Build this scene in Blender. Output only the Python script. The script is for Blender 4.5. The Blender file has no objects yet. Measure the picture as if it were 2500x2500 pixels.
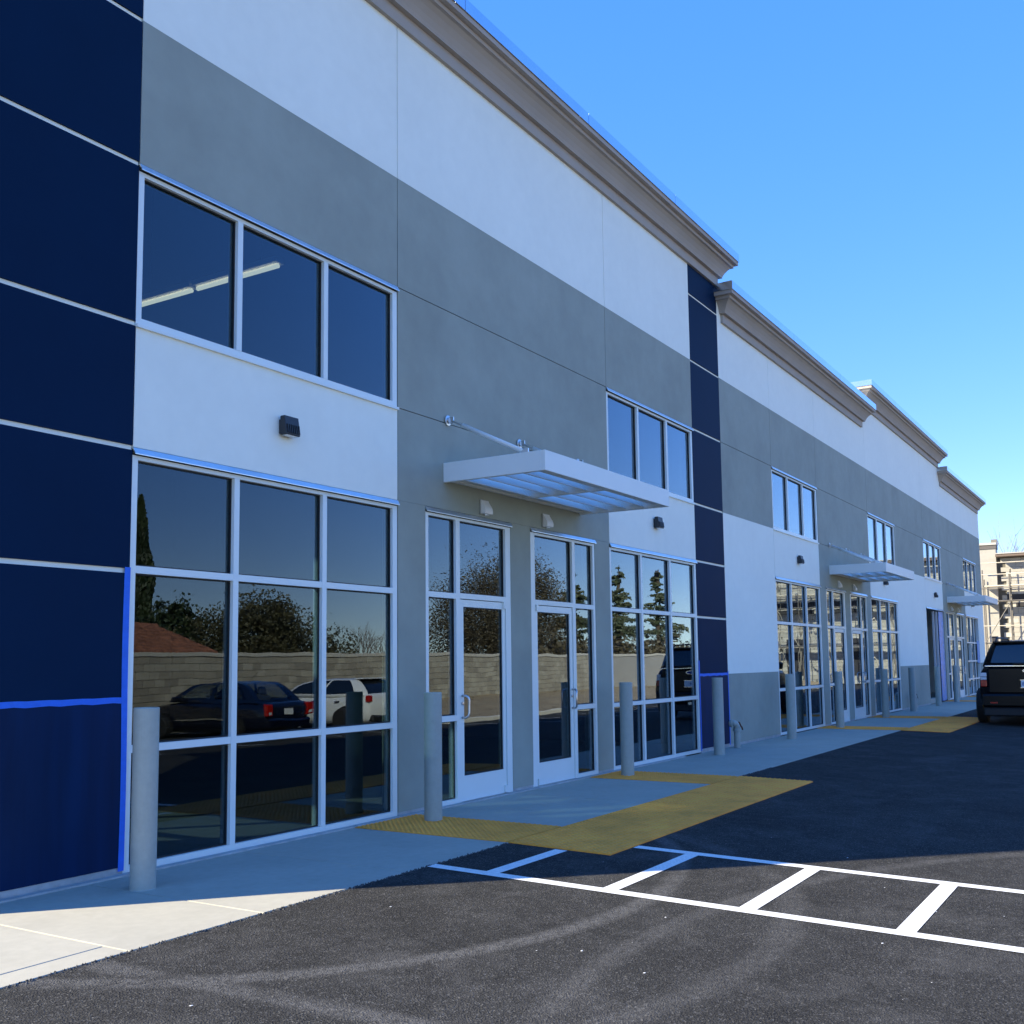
import bpy, bmesh, math, random
from mathutils import Vector, Matrix
R = math.radians
random.seed(7)
S = bpy.context.scene
C = S.collection

# ------------------------------------------------------------------ camera, sky, sun, exposure
cam = bpy.data.cameras.new("camera"); camo = bpy.data.objects.new("camera", cam); C.objects.link(camo)
yaw, pit, rol = R(31.859), R(5.602), R(-0.688)
fw = Vector((math.cos(yaw)*math.cos(pit), math.sin(yaw)*math.cos(pit), math.sin(pit)))
r0 = Vector((math.sin(yaw), -math.cos(yaw), 0)); u0 = r0.cross(fw)
rr = r0*math.cos(rol) + u0*math.sin(rol); uu = u0*math.cos(rol) - r0*math.sin(rol)
M = Matrix((rr, uu, -fw)).transposed().to_4x4(); M.translation = Vector((0, -6.31, 1.4526))
camo.matrix_world = M
cam.sensor_width = 36; cam.sensor_fit = 'HORIZONTAL'; cam.lens = 36*2551.6/2500
cam.shift_x = 0.0006; cam.shift_y = 0.0469
cam.clip_start = 0.05; cam.clip_end = 3000
S.camera = camo

SUN_AZ, SUN_EL = 41.5, 30.5          # light travels towards (+X cos, -Y sin)
w = bpy.data.worlds.new("World"); S.world = w; w.use_nodes = True
nt = w.node_tree; bg = nt.nodes["Background"]
sky = nt.nodes.new("ShaderNodeTexSky"); sky.sky_type = 'NISHITA'; sky.sun_disc = False
sky.sun_elevation = R(SUN_EL)
to_sun = Vector((-math.cos(R(SUN_AZ)), math.sin(R(SUN_AZ)), 0))
sky.sun_rotation = math.atan2(to_sun.x, to_sun.y)
sky.air_density = 1.0; sky.dust_density = 0.0; sky.ozone_density = 3.5; sky.altitude = 2500
hs = nt.nodes.new("ShaderNodeHueSaturation"); hs.inputs["Hue"].default_value = 0.526; hs.inputs["Saturation"].default_value = 2.25; hs.inputs["Value"].default_value = 1.12
gm = nt.nodes.new("ShaderNodeGamma"); gm.inputs[1].default_value = 0.38
nt.links.new(sky.outputs[0], gm.inputs[0]); nt.links.new(gm.outputs[0], hs.inputs["Color"]); nt.links.new(hs.outputs[0], bg.inputs[0])
bg.inputs[1].default_value = 0.15
sun = bpy.data.lights.new("sun", 'SUN'); suno = bpy.data.objects.new("sun", sun); C.objects.link(suno)
sun.energy = 2.0; sun.angle = R(0.53); sun.color = (1.0, 0.89, 0.66)
d = Vector((math.cos(R(SUN_AZ))*math.cos(R(SUN_EL)), -math.sin(R(SUN_AZ))*math.cos(R(SUN_EL)), -math.sin(R(SUN_EL))))
suno.rotation_euler = d.to_track_quat('-Z', 'Y').to_euler(); suno.location = (0, 0, 30)
S.view_settings.view_transform = 'Standard'; S.view_settings.look = 'None'
S.view_settings.gamma = 1; S.view_settings.exposure = 2.5
S.render.engine = 'CYCLES'
S.cycles.max_bounces = 8; S.cycles.transparent_max_bounces = 16; S.cycles.glossy_bounces = 6

# ------------------------------------------------------------------ materials
MATS = {}
def nodes(m):
    m.use_nodes = True
    t = m.node_tree
    return t, t.nodes, t.links, t.nodes["Principled BSDF"]
def mat(name, col, rough=.6, metal=0., var=.0, vscale=3., bump=0., bscale=60., spec=.5, detail=4., streak=None, coat=0., var2=0., v2scale=.5):
    """plain painted / mineral surface: colour wander at one or two scales plus fine relief"""
    if name in MATS: return MATS[name]
    m = bpy.data.materials.new(name); t, N, L, p = nodes(m)
    p.inputs["Roughness"].default_value = rough; p.inputs["Metallic"].default_value = metal
    p.inputs["Specular IOR Level"].default_value = spec
    p.inputs["Coat Weight"].default_value = coat; p.inputs["Coat Roughness"].default_value = .05
    geo = N.new("ShaderNodeNewGeometry")
    vec = geo.outputs["Position"]
    if streak:
        mp = N.new("ShaderNodeMapping"); mp.inputs["Scale"].default_value = streak
        L.new(vec, mp.inputs[0]); svec = mp.outputs[0]
    else: svec = vec
    base = None
    rgb = N.new("ShaderNodeRGB"); rgb.outputs[0].default_value = (*col, 1); base = rgb.outputs[0]
    for amt, sc in ((var, vscale), (var2, v2scale)):
        if amt <= 0: continue
        no = N.new("ShaderNodeTexNoise"); no.inputs["Scale"].default_value = sc; no.inputs["Detail"].default_value = detail
        no.inputs["Roughness"].default_value = .6
        L.new(svec, no.inputs["Vector"])
        mr = N.new("ShaderNodeMapRange"); mr.inputs[1].default_value = .3; mr.inputs[2].default_value = .7
        mr.inputs[3].default_value = 1-amt; mr.inputs[4].default_value = 1+amt
        L.new(no.outputs[0], mr.inputs[0])
        vm = N.new("ShaderNodeVectorMath"); vm.operation = 'SCALE'
        L.new(base, vm.inputs[0]); L.new(mr.outputs[0], vm.inputs["Scale"]); base = vm.outputs[0]
    L.new(base, p.inputs["Base Color"])
    if bump > 0:
        nb = N.new("ShaderNodeTexNoise"); nb.inputs["Scale"].default_value = bscale; nb.inputs["Detail"].default_value = 3
        L.new(vec, nb.inputs["Vector"])
        bp = N.new("ShaderNodeBump"); bp.inputs["Strength"].default_value = bump; bp.inputs["Distance"].default_value = .004
        L.new(nb.outputs[0], bp.inputs["Height"]); L.new(bp.outputs[0], p.inputs["Normal"])
    MATS[name] = m
    return m
def glass(name, tint, f0, power, wave=.0011):
    m = bpy.data.materials.new(name); t, N, L, p = nodes(m)
    N.remove(p); out = N["Material Output"]
    lw = N.new("ShaderNodeLayerWeight"); lw.inputs["Blend"].default_value = .5
    pw = N.new("ShaderNodeMath"); pw.operation = 'POWER'; pw.inputs[1].default_value = power
    L.new(lw.outputs["Facing"], pw.inputs[0])
    mr = N.new("ShaderNodeMapRange"); mr.inputs[3].default_value = f0; mr.inputs[4].default_value = 1.0
    L.new(pw.outputs[0], mr.inputs[0])
    tr = N.new("ShaderNodeBsdfTransparent"); tr.inputs[0].default_value = (*tint, 1)
    gl = N.new("ShaderNodeBsdfGlossy"); gl.inputs["Roughness"].default_value = 0.0
    gl.inputs["Color"].default_value = (.80, .91, 1, 1)
    if wave:
        geo = N.new("ShaderNodeNewGeometry")
        no = N.new("ShaderNodeTexNoise"); no.inputs["Scale"].default_value = 1.7; no.inputs["Detail"].default_value = 1
        L.new(geo.outputs["Position"], no.inputs["Vector"])
        bp = N.new("ShaderNodeBump"); bp.inputs["Strength"].default_value = 1; bp.inputs["Distance"].default_value = wave
        L.new(no.outputs[0], bp.inputs["Height"]); L.new(bp.outputs[0], gl.inputs["Normal"])
    mx = N.new("ShaderNodeMixShader")
    L.new(mr.outputs[0], mx.inputs[0]); L.new(tr.outputs[0], mx.inputs[1]); L.new(gl.outputs[0], mx.inputs[2])
    L.new(mx.outputs[0], out.inputs[0])
    MATS[name] = m
    return m
def emit(name, col, s):
    m = bpy.data.materials.new(name); t, N, L, p = nodes(m)
    p.inputs["Base Color"].default_value = (*col, 1); p.inputs["Emission Color"].default_value = (*col, 1); p.inputs["Emission Strength"].default_value = s
    MATS[name] = m; return m

white = mat("white_paint", (.90, .90, .78), .75, var=.025, vscale=.8, bump=.10, bscale=90, spec=.25, var2=.02, v2scale=6)
grey = mat("grey_paint", (.335, .355, .295), .75, var=.10, vscale=.9, bump=.12, bscale=90, spec=.25, var2=.035, v2scale=5)
navy = mat("navy_paint", (.0006, .0155, .050), .6, var=.06, vscale=1.2, bump=.10, bscale=90, spec=.08)
navy2 = mat("fresh_navy_paint", (.0008, .0165, .064), .55, var=.24, vscale=1.0, streak=(5, 5, .5), bump=.08, bscale=60, spec=.12)
trimgrey = mat("cornice_paint", (.43, .37, .31), .8, var=.05, vscale=1.5, bump=.2, bscale=130, spec=.2)
rawcon = mat("raw_concrete_edge", (.42, .42, .40), .85, var=.18, vscale=9, bump=.3, bscale=80)
sealant = mat("joint_sealant", (.12, .13, .13), .8)
alu = mat("white_aluminium_frame", (.78, .82, .77), .35, var=.02, vscale=2, spec=.5)
metal = mat("galvanised_flashing", (.80, .80, .78), .38, metal=1, var=.04, vscale=7)
coping = mat("coping_metal", (.62, .70, .78), .22, metal=1, var=.05, vscale=1.2)
steel = mat("brushed_steel", (.62, .62, .62), .28, metal=1)
canopyw = mat("canopy_white_metal", (.78, .80, .75), .4, var=.02, vscale=2)
bolgrey = mat("bollard_grey_paint", (.35, .385, .345), .45, var=.06, vscale=3, bump=.06, bscale=40, spec=.4, var2=.05, v2scale=22)
bolcap = mat("bollard_cap_concrete", (.36, .37, .36), .9, var=.15, vscale=25)
concrete = mat("sidewalk_concrete", (.42, .40, .325), .85, var=.07, vscale=1.6, bump=.25, bscale=160, spec=.25, var2=.05, v2scale=14, detail=6)
tape = mat("blue_masking_tape", (.008, .14, .70), .55, var=.1, vscale=12)
darkfix = mat("dark_bronze_fixture", (.025, .027, .03), .45, spec=.5)
whitefix = mat("white_fixture", (.82, .81, .78), .4)
lens = mat("fixture_lens", (.85, .85, .82), .2)
dark = mat("black_rubber", (.012, .012, .013), .6)
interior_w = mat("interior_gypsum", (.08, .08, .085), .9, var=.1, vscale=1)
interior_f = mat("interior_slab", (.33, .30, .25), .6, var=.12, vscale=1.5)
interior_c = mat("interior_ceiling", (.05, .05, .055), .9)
film = mat("blue_protective_film", (.10, .30, .70), .35, var=.35, vscale=9)
wrap = mat("blue_rigid_foam", (.22, .36, .62), .6, var=.1, vscale=5)
stud = mat("white_metal_stud", (.62, .63, .64), .5)
stripe = mat("white_road_paint", (.78, .78, .75), .75, var=.16, vscale=55, bump=.35, bscale=220)
yellow = mat("yellow_tactile_plastic", (1.0, .37, .045), .8, var=.14, vscale=4, var2=.16, v2scale=.9, bump=.1, bscale=60)
cmu = mat("cmu_block", (.40, .36, .29), .95, var=.10, vscale=2.2, bump=.5, bscale=50, spec=.1)
cmu2 = mat("cmu_block_pale", (.47, .43, .35), .95, var=.10, vscale=2.2, bump=.5, bscale=50, spec=.1)
cmu3 = mat("cmu_block_dark", (.34, .305, .25), .95, var=.10, vscale=2.2, bump=.5, bscale=50, spec=.1)
mortar = mat("mortar", (.13, .12, .10), .95)
capc = mat("wall_cap_concrete", (.62, .58, .50), .9, var=.06, vscale=3)
stucco_g = mat("grey_wall_stucco", (.38, .36, .33), .9, var=.05, vscale=1.5)
dirt = mat("bare_dirt", (.33, .25, .15), .95, var=.25, vscale=1.1, bump=.6, bscale=20)
groundm = mat("dry_ground", (.22, .19, .13), .95, var=.25, vscale=.3)
bark = mat("bark", (.09, .065, .045), .9, var=.3, vscale=9)
barkgrey = mat("bark_grey", (.20, .16, .13), .9, var=.2, vscale=9)
tile = mat("clay_roof_tile", (.30, .12, .065), .85, var=.55, vscale=4)
housew = mat("house_stucco", (.55, .50, .42), .9)
tan = mat("tan_masonry", (.36, .34, .295), .9, var=.07, vscale=2.5, bump=.2, bscale=30)
tan2 = mat("tan_masonry_light", (.44, .42, .37), .9, var=.06, vscale=2)
plank = mat("scaffold_plank", (.55, .49, .38), .8, var=.1, vscale=3)
tube = mat("scaffold_tube", (.20, .18, .15), .5, metal=.4)
gapm = mat("dark_opening", (.03, .03, .035), .9)
rust = mat("rusty_chain", (.12, .05, .03), .8)
pg = glass("storefront_glass", (.42, .51, .54), .050, 3.0)
carglass = glass("clear_car_glass", (.62, .68, .66), .05, 4.0, wave=0)
cg = mat("car_glass", (.010, .014, .018), .03, spec=.8)
blackpaint = mat("black_car_paint", (.0025, .003, .005), .22, spec=.2, coat=.05)
navypaint = mat("navy_car_paint", (.004, .006, .016), .2, spec=.5, coat=.7)
whitepaint = mat("white_car_paint", (.75, .75, .74), .25, spec=.5, coat=.5)
tyre = mat("tyre_rubber", (.015, .015, .016), .8)
rim = mat("alloy_rim", (.45, .46, .48), .3, metal=1)
redl = mat("red_lamp_lens", (.42, .012, .008), .12, spec=.8)
clearl = mat("clear_lamp_lens", (.62, .66, .70), .12, spec=.8)
chrome = mat("chrome", (.75, .77, .80), .1, metal=1)
platem = mat("licence_plate", (.72, .74, .76), .4)
plateb = mat("plate_blue", (.02, .05, .25), .5)
lampm = emit("fluorescent_tube", (1.0, .80, .55), .42)

def asphalt_mat():
    m = bpy.data.materials.new("asphalt"); t, N, L, p = nodes(m)
    p.inputs["Roughness"].default_value = .9; p.inputs["Specular IOR Level"].default_value = .06
    geo = N.new("ShaderNodeNewGeometry"); pos = geo.outputs["Position"]
    def noise(sc, det=4, rough=.6, vec=pos):
        n = N.new("ShaderNodeTexNoise"); n.inputs["Scale"].default_value = sc; n.inputs["Detail"].default_value = det
        n.inputs["Roughness"].default_value = rough; L.new(vec, n.inputs["Vector"]); return n.outputs[0]
    def math_(op, a, b=None, clamp=False):
        n = N.new("ShaderNodeMath"); n.operation = op; n.use_clamp = clamp
        for i, x in enumerate((a, b)):
            if x is None: continue
            if isinstance(x, (int, float)): n.inputs[i].default_value = x
            else: L.new(x, n.inputs[i])
        return n.outputs[0]
    def ramp(x, a, b, lo, hi):
        n = N.new("ShaderNodeMapRange"); n.inputs[1].default_value = a; n.inputs[2].default_value = b
        n.inputs[3].default_value = lo; n.inputs[4].default_value = hi; L.new(x, n.inputs[0]); return n.outputs[0]
    vo = N.new("ShaderNodeTexVoronoi"); vo.inputs["Scale"].default_value = 105; L.new(pos, vo.inputs["Vector"])
    agg = ramp(noise(120, 4, .75), .36, .66, .42, 1.75)
    stone = N.new("ShaderNodeSeparateColor"); L.new(vo.outputs["Color"], stone.inputs[0])
    st = ramp(stone.outputs[0], .78, 1.0, .85, 2.1)
    big = ramp(noise(.9, 5, .65), .3, .7, .82, 1.2)
    mid = ramp(noise(7, 4), .3, .7, .88, 1.14)
    v = math_('MULTIPLY', math_('MULTIPLY', agg, st), math_('MULTIPLY', big, mid))
    # dusty tyre tracks: arcs (centre x, y, radius, half width, strength)
    sep = N.new("ShaderNodeSeparateXYZ"); L.new(pos, sep.inputs[0])
    brk = ramp(noise(2.6, 5, .7), .30, .52, .15, 1)
    tread = ramp(noise(34, 3, .7), .36, .58, .25, 1)
    dust = None
    for cx, cy, rad, hw, s in TRACKS:
        dx = math_('SUBTRACT', sep.outputs[0], cx); dy = math_('SUBTRACT', sep.outputs[1], cy)
        dd = math_('SQRT', math_('ADD', math_('MULTIPLY', dx, dx), math_('MULTIPLY', dy, dy)))
        ab = math_('ABSOLUTE', math_('SUBTRACT', dd, rad))
        k = ramp(ab, hw*.35, hw, s, 0)
        dust = k if dust is None else math_('MAXIMUM', dust, k)
    dust = math_('MULTIPLY', math_('MULTIPLY', dust, brk), tread)
    dust = math_('MAXIMUM', dust, ramp(noise(1.3, 7, .78), .50, .74, 0, .55))
    scuff = ramp(noise(9, 7, .85), .62, .74, 0, .7)
    dust = math_('MAXIMUM', dust, math_('MULTIPLY', scuff, tread))
    rgb = N.new("ShaderNodeRGB"); rgb.outputs[0].default_value = (.048, .047, .044, 1)
    vm = N.new("ShaderNodeVectorMath"); vm.operation = 'SCALE'; L.new(rgb.outputs[0], vm.inputs[0]); L.new(v, vm.inputs["Scale"])
    mx = N.new("ShaderNodeMix"); mx.data_type = 'RGBA'
    L.new(math_('MULTIPLY', dust, .50), mx.inputs[0]); L.new(vm.outputs[0], mx.inputs[6]); mx.inputs[7].default_value = (.20, .195, .185, 1)
    L.new(mx.outputs[2], p.inputs["Base Color"])
    h = math_('ADD', noise(140, 3, .7), math_('MULTIPLY', vo.outputs["Distance"], .8))
    bp = N.new("ShaderNodeBump"); bp.inputs["Strength"].default_value = .9; bp.inputs["Distance"].default_value = .008
    L.new(h, bp.inputs["Height"]); L.new(bp.outputs[0], p.inputs["Normal"])
    MATS["asphalt"] = m; return m
TRACKS = [(6.02, -.07, 3.38, .10, 1.0), (-24.51, -5.8, 28.22, .11, .9), (5.28, -9.84, 6.03, .10, .6), (5.38, -1.0, 3.46, .13, .5)]
asphalt = asphalt_mat()

def leafmat(name, c1, c2, rough=.6):
    m = bpy.data.materials.new(name); t, N, L, p = nodes(m)
    oi = N.new("ShaderNodeNewGeometry"); no = N.new("ShaderNodeTexNoise"); no.inputs["Scale"].default_value = 1.3; no.inputs["Detail"].default_value = 5
    L.new(oi.outputs["Position"], no.inputs["Vector"])
    cr = N.new("ShaderNodeMix"); cr.data_type = 'RGBA'
    mr = N.new("ShaderNodeMapRange"); mr.inputs[1].default_value = .35; mr.inputs[2].default_value = .65; L.new(no.outputs[0], mr.inputs[0])
    L.new(mr.outputs[0], cr.inputs[0]); cr.inputs[6].default_value = (*c1, 1); cr.inputs[7].default_value = (*c2, 1)
    L.new(cr.outputs[2], p.inputs["Base Color"]); p.inputs["Roughness"].default_value = rough
    MATS[name] = m; return m
leafA = leafmat("foliage_dark", (.020, .035, .014), (.05, .075, .025))
leafB = leafmat("foliage_olive", (.05, .05, .02), (.11, .095, .04))
leafC = leafmat("foliage_cedar", (.055, .075, .035), (.12, .125, .06))
leafD = leafmat("foliage_brown_green", (.06, .045, .022), (.115, .09, .045))

# ------------------------------------------------------------------ mesh helpers
WL = {}
class MB:
    def __init__(s): s.v = []; s.f = []
    def add(s, vs, fs):
        n = len(s.v); s.v += [tuple(x) for x in vs]; s.f += [tuple(i+n for i in f) for f in fs]; return s
    def box(s, x0, x1, y0, y1, z0, z1):
        return s.add([(x0,y0,z0),(x1,y0,z0),(x1,y1,z0),(x0,y1,z0),(x0,y0,z1),(x1,y0,z1),(x1,y1,z1),(x0,y1,z1)],
                     [(0,3,2,1),(4,5,6,7),(0,1,5,4),(1,2,6,5),(2,3,7,6),(3,0,4,7)])
    def obox(s, p0, p1, wid, hei):
        """bar from p0 to p1 with rectangular section"""
        p0 = Vector(p0); p1 = Vector(p1); a = (p1-p0).normalized()
        up = Vector((0,0,1)) if abs(a.z) < .95 else Vector((0,1,0))
        b = a.cross(up).normalized()*wid/2; c = b.cross(a).normalized()*hei/2
        vs = [p+q for p in (p0, p1) for q in (-b-c, b-c, b+c, -b+c)]
        return s.add(vs, [(0,1,2,3),(7,6,5,4),(0,4,5,1),(1,5,6,2),(2,6,7,3),(3,7,4,0)])
    def tube(s, p0, p1, r0, r1=None, n=10, caps=True):
        r1 = r0 if r1 is None else r1
        p0 = Vector(p0); p1 = Vector(p1); a = (p1-p0)
        if a.length < 1e-6: return s
        a.normalize(); up = Vector((0,0,1)) if abs(a.z) < .95 else Vector((1,0,0))
        b = a.cross(up).normalized(); c = a.cross(b)
        vs = []
        for p, r in ((p0, r0), (p1, r1)):
            for i in range(n):
                t = 2*math.pi*i/n; vs.append(p + b*(math.cos(t)*r) + c*(math.sin(t)*r))
        fs = [(i, (i+1) % n, n+(i+1) % n, n+i) for i in range(n)]
        if caps: fs += [tuple(range(n))[::-1], tuple(range(n, 2*n))]
        return s.add(vs, fs)
    def path(s, pts, r, n=8):
        """round bar along a polyline with shared rings"""
        P = [Vector(p) for p in pts]; vs = []
        ref = None
        for i, p in enumerate(P):
            a = (P[min(i+1, len(P)-1)] - P[max(i-1, 0)]).normalized()
            if ref is None: ref = a.cross(Vector((0,0,1)) if abs(a.z) < .9 else Vector((1,0,0))).normalized()
            ref = (ref - a*ref.dot(a)).normalized(); c = a.cross(ref)
            for k in range(n):
                t = 2*math.pi*k/n; vs.append(p + ref*(math.cos(t)*r) + c*(math.sin(t)*r))
        fs = []
        for i in range(len(P)-1):
            for k in range(n): fs.append((i*n+k, i*n+(k+1) % n, (i+1)*n+(k+1) % n, (i+1)*n+k))
        fs += [tuple(range(n))[::-1], tuple(range((len(P)-1)*n, len(P)*n))]
        return s.add(vs, fs)
    def lathe(s, c, prof, n=24, axis='z'):
        vs = []
        for r, h in prof:
            for k in range(n):
                t = 2*math.pi*k/n; a, b = math.cos(t)*r, math.sin(t)*r
                vs.append((c[0]+a, c[1]+b, c[2]+h) if axis == 'z' else (c[0]+a, c[1]+h, c[2]+b))
        fs = []
        for i in range(len(prof)-1):
            for k in range(n): fs.append((i*n+k, i*n+(k+1) % n, (i+1)*n+(k+1) % n, (i+1)*n+k))
        fs += [tuple(range(n))[::-1], tuple(range((len(prof)-1)*n, len(prof)*n))]
        return s.add(vs, fs)
    def prism(s, poly, x0, x1):
        """poly in (y,z), swept along x"""
        n = len(poly)
        vs = [(x0, y, z) for y, z in poly] + [(x1, y, z) for y, z in poly]
        fs = [(i, (i+1) % n, n+(i+1) % n, n+i) for i in range(n)] + [tuple(range(n))[::-1], tuple(range(n, 2*n))]
        return s.add(vs, fs)
    def build(s, name, m, parent=None, bevel=0., smooth=False, fixn=False, local=False):
        vs = [Vector(v) for v in s.v]
        if local: c = Vector((0,0,0))
        else:
            lo = Vector([min(v[i] for v in vs) for i in range(3)]); hi = Vector([max(v[i] for v in vs) for i in range(3)])
            c = (lo+hi)/2
        me = bpy.data.meshes.new(name); me.from_pydata([v-c for v in vs], [], s.f)
        if bevel > 0 or fixn:
            bm = bmesh.new(); bm.from_mesh(me)
            if fixn: bmesh.ops.recalc_face_normals(bm, faces=bm.faces)
            if bevel > 0: bmesh.ops.bevel(bm, geom=[e for e in bm.edges], offset=bevel, segments=1, affect='EDGES', profile=.7)
            bm.to_mesh(me); bm.free()
        me.materials.append(m)
        if smooth:
            for pl in me.polygons: pl.use_smooth = True
        o = link(name, me, c, parent)
        if local: o.location = (0, 0, 0); WL[o.name] = Vector((0, 0, 0))
        return o
def link(name, me, c, parent=None):
    o = bpy.data.objects.new(name, me); C.objects.link(o)
    c = Vector(c)
    if parent is not None:
        o.parent = parent; o.location = c - WL[parent.name]
    else: o.location = c
    WL[o.name] = c
    return o
def B(x0, x1, y0, y1, z0, z1): return MB().box(x0, x1, y0, y1, z0, z1)
def thing(name, label, cat, loc=(0,0,0), group=None, rotz=0):
    o = bpy.data.objects.new(name, None); C.objects.link(o); o.location = loc; o.rotation_euler = (0,0,rotz)
    o.empty_display_size = .2
    WL[o.name] = Vector(loc); return tag(o, label, cat, group)
def tag(o, label, cat, group=None):
    o["label"] = label; o["category"] = cat
    if group: o["group"] = group
    return o
def struct(o): o["kind"] = "structure"; return o
def stuff(o): o["kind"] = "stuff"; return o
def kids(o): return [c for c in o.children]
def copytree(o, parent=None, shift=None):
    c = o.copy(); C.objects.link(c); c.parent = parent
    WL[c.name] = WL[o.name].copy()
    if shift is not None: c.location = o.location + Vector(shift)
    for ch in list(o.children): copytree(ch, c)
    return c

# ------------------------------------------------------------------ ground
def gz(Y):          # Y = distance out from the facade
    if Y < 1.7: return -.003
    if Y < 6: return -.003-.0242*(Y-1.7)
    if Y < 12.5: return -.1066-.0455*(Y-6)
    return -.402
KNOT = [-600, -20.5, 0, 1.705, 6, 12.5, 18, 40, 600]
def sheet(name, x0, x1, ylist, dz, m, parent=None):
    b = MB(); vs = []
    for Y in ylist:
        for x in (x0, x1): vs.append((x, -Y, gz(max(Y, 0))+dz))
    fs = [(2*i, 2*i+2, 2*i+3, 2*i+1) for i in range(len(ylist)-1)]
    return b.add(vs, fs).build(name, m, parent)
struct(sheet("ground", -600, 900, KNOT, -.06, groundm))
lot = struct(sheet("asphalt_road", -60, 73, [1.705, 6, 12.5], 0, asphalt))
stall = struct(sheet("parking_stalls", -60, 25.2, [12.5, 17.25], 0, asphalt))
struct(sheet("side_road", -60, 3.40, [-80, 0, .06], -.004, asphalt))
struct(sheet("side_road", -60, -2.82, [.06, 1.70], -.004, asphalt))
def mark(x0, x1, Y0, Y1, nm="painted_stripe", dz=.004):
    ys = [Y0] + [k for k in (6, 12.5) if Y0 < k < Y1] + [Y1]
    return sheet(nm, x0, x1, ys, dz, stripe, lot)
mark(6.20, 6.31, 1.71, 7.4); mark(7.70, 7.81, 2.63, 7.4)
for Y in (2.15, 3.07, 4.0, 4.92, 5.84, 6.75):
    x1 = 7.295 if Y < 2.6 else 7.70
    sheet("painted_stripe", 6.31, x1, [Y, Y+.11] if not Y < 6 < Y+.11 else [Y, 6, Y+.11], .004, stripe, lot)
for k in range(-3, 4):
    x = 17.3+2.75*k
    if x < 25: mark(x-.05, x+.05, 11.0, 12.49)
    if x < 25:
        o = sheet("painted_stripe", x-.05, x+.05, [12.5, 17.0], .004, stripe, stall)
for k in range(9): mark(26+2.9*k, 26.1+2.9*k, 7.6, 11.6)

# sidewalk slabs
sw = struct(B(-6, 60, -1.695, -.001, -.10, -.03).build("sidewalk", rawcon))
XJ = [3.43, 3.655, 4.60, 5.99, 7.335]
def slab(x0, x1, Y0, Y1, nm="slab"):
    return B(x0+.005, x1-.005, -Y1+.004, -Y0-.004, -.031, 0).build(nm, concrete, sw, bevel=.004)
for xa, xb in ((2.0, 3.655), (.4, 2.0), (-1.2, .4), (-2.8, -1.2)):
    slab(xa, xb, .07, 1.50); slab(xa, xb, 1.50, 1.70, "kerb_slab")
for a, b in zip(XJ[1:], XJ[2:]): slab(a, b, .03, 1.70)
def walk_unit(xa):     # xa = left edge of the tactile surround (7.335 for the first unit)
    slab(xa+.925, xa+2.72, .03, 1.69); slab(xa+2.72, xa+4.515, .03, 1.69)
units = [7.335, 22.22, 37.25]
for i, xa in enumerate(units):
    walk_unit(xa)
    nx = units[i+1] if i < 2 else 60
    x = xa+5.44; n = max(1, round((nx-x)/1.5)); st = (nx-x)/n
    for k in range(n): slab(x+k*st, x+(k+1)*st, .03, 1.70)
B(3.44, 15.0, -.068, -.004, -.02, .012).build("footing_edge", rawcon, sw)

# tactile paving: one tile mesh, copied
def tile_mesh():
    b = MB(); h = .455
    b.add([(-h,-h,0),(h,-h,0),(h,h,0),(-h,h,0),(-h,-h,-.02),(h,-h,-.02),(h,h,-.02),(-h,h,-.02)],
          [(0,1,2,3),(0,4,5,1),(1,5,6,2),(2,6,7,3),(3,7,4,0)])
    n = 15; stp = 2*h/n
    for i in range(n):
        for j in range(n):
            cx = -h+stp*(i+.5); cy = -h+stp*(j+.5)
            vs = [(cx+.016*math.cos(t), cy+.016*math.sin(t), 0.0005) for t in [k*math.pi/3 for k in range(6)]]
            vs += [(cx+.009*math.cos(t), cy+.009*math.sin(t), .007) for t in [k*math.pi/3 for k in range(6)]]
            b.add(vs, [(k, (k+1) % 6, 6+(k+1) % 6, 6+k) for k in range(6)] + [(6,7,8,9,10,11)])
    me = bpy.data.meshes.new("tactile_tile"); me.from_pydata(b.v, [], b.f); me.materials.append(yellow); return me
TM = tile_mesh()
for ui, xa in enumerate(units):
    where = ["beside the twin doors next to the fresh blue corner paint", "under the canopy beside the parked black vehicle", "at the unfinished far entrance"][ui]
    root = thing("tactile_paving", "U-shaped yellow tactile paving %s" % where, "tactile paving", (xa, -1.2, 0), "yellow tactile surrounds at the entrances")
    pos = []
    for side in (0, 1):
        cx = xa+.46 if not side else xa+4.98
        for k in range(2): pos.append((cx, -(.40+.83*k)-.02, 0, .83/.91))
    for k in range(6): pos.append((xa+.444+.9075*k, -2.16, 0, 1.0))
    for (x, y, _, sy) in pos:
        o = bpy.data.objects.new("tile", TM); C.objects.link(o); o.parent = root
        zc = .003 if y > -1.6 else gz(-y)+.012
        o.location = Vector((x, y, zc))-WL[root.name]; o.scale = (1, sy, 1)
        if y < -1.6: o.rotation_euler = (math.atan(.022), 0, 0); o.scale = (.898/.91, 1.0, 1)
        WL[o.name] = Vector((x, y, zc))

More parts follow.
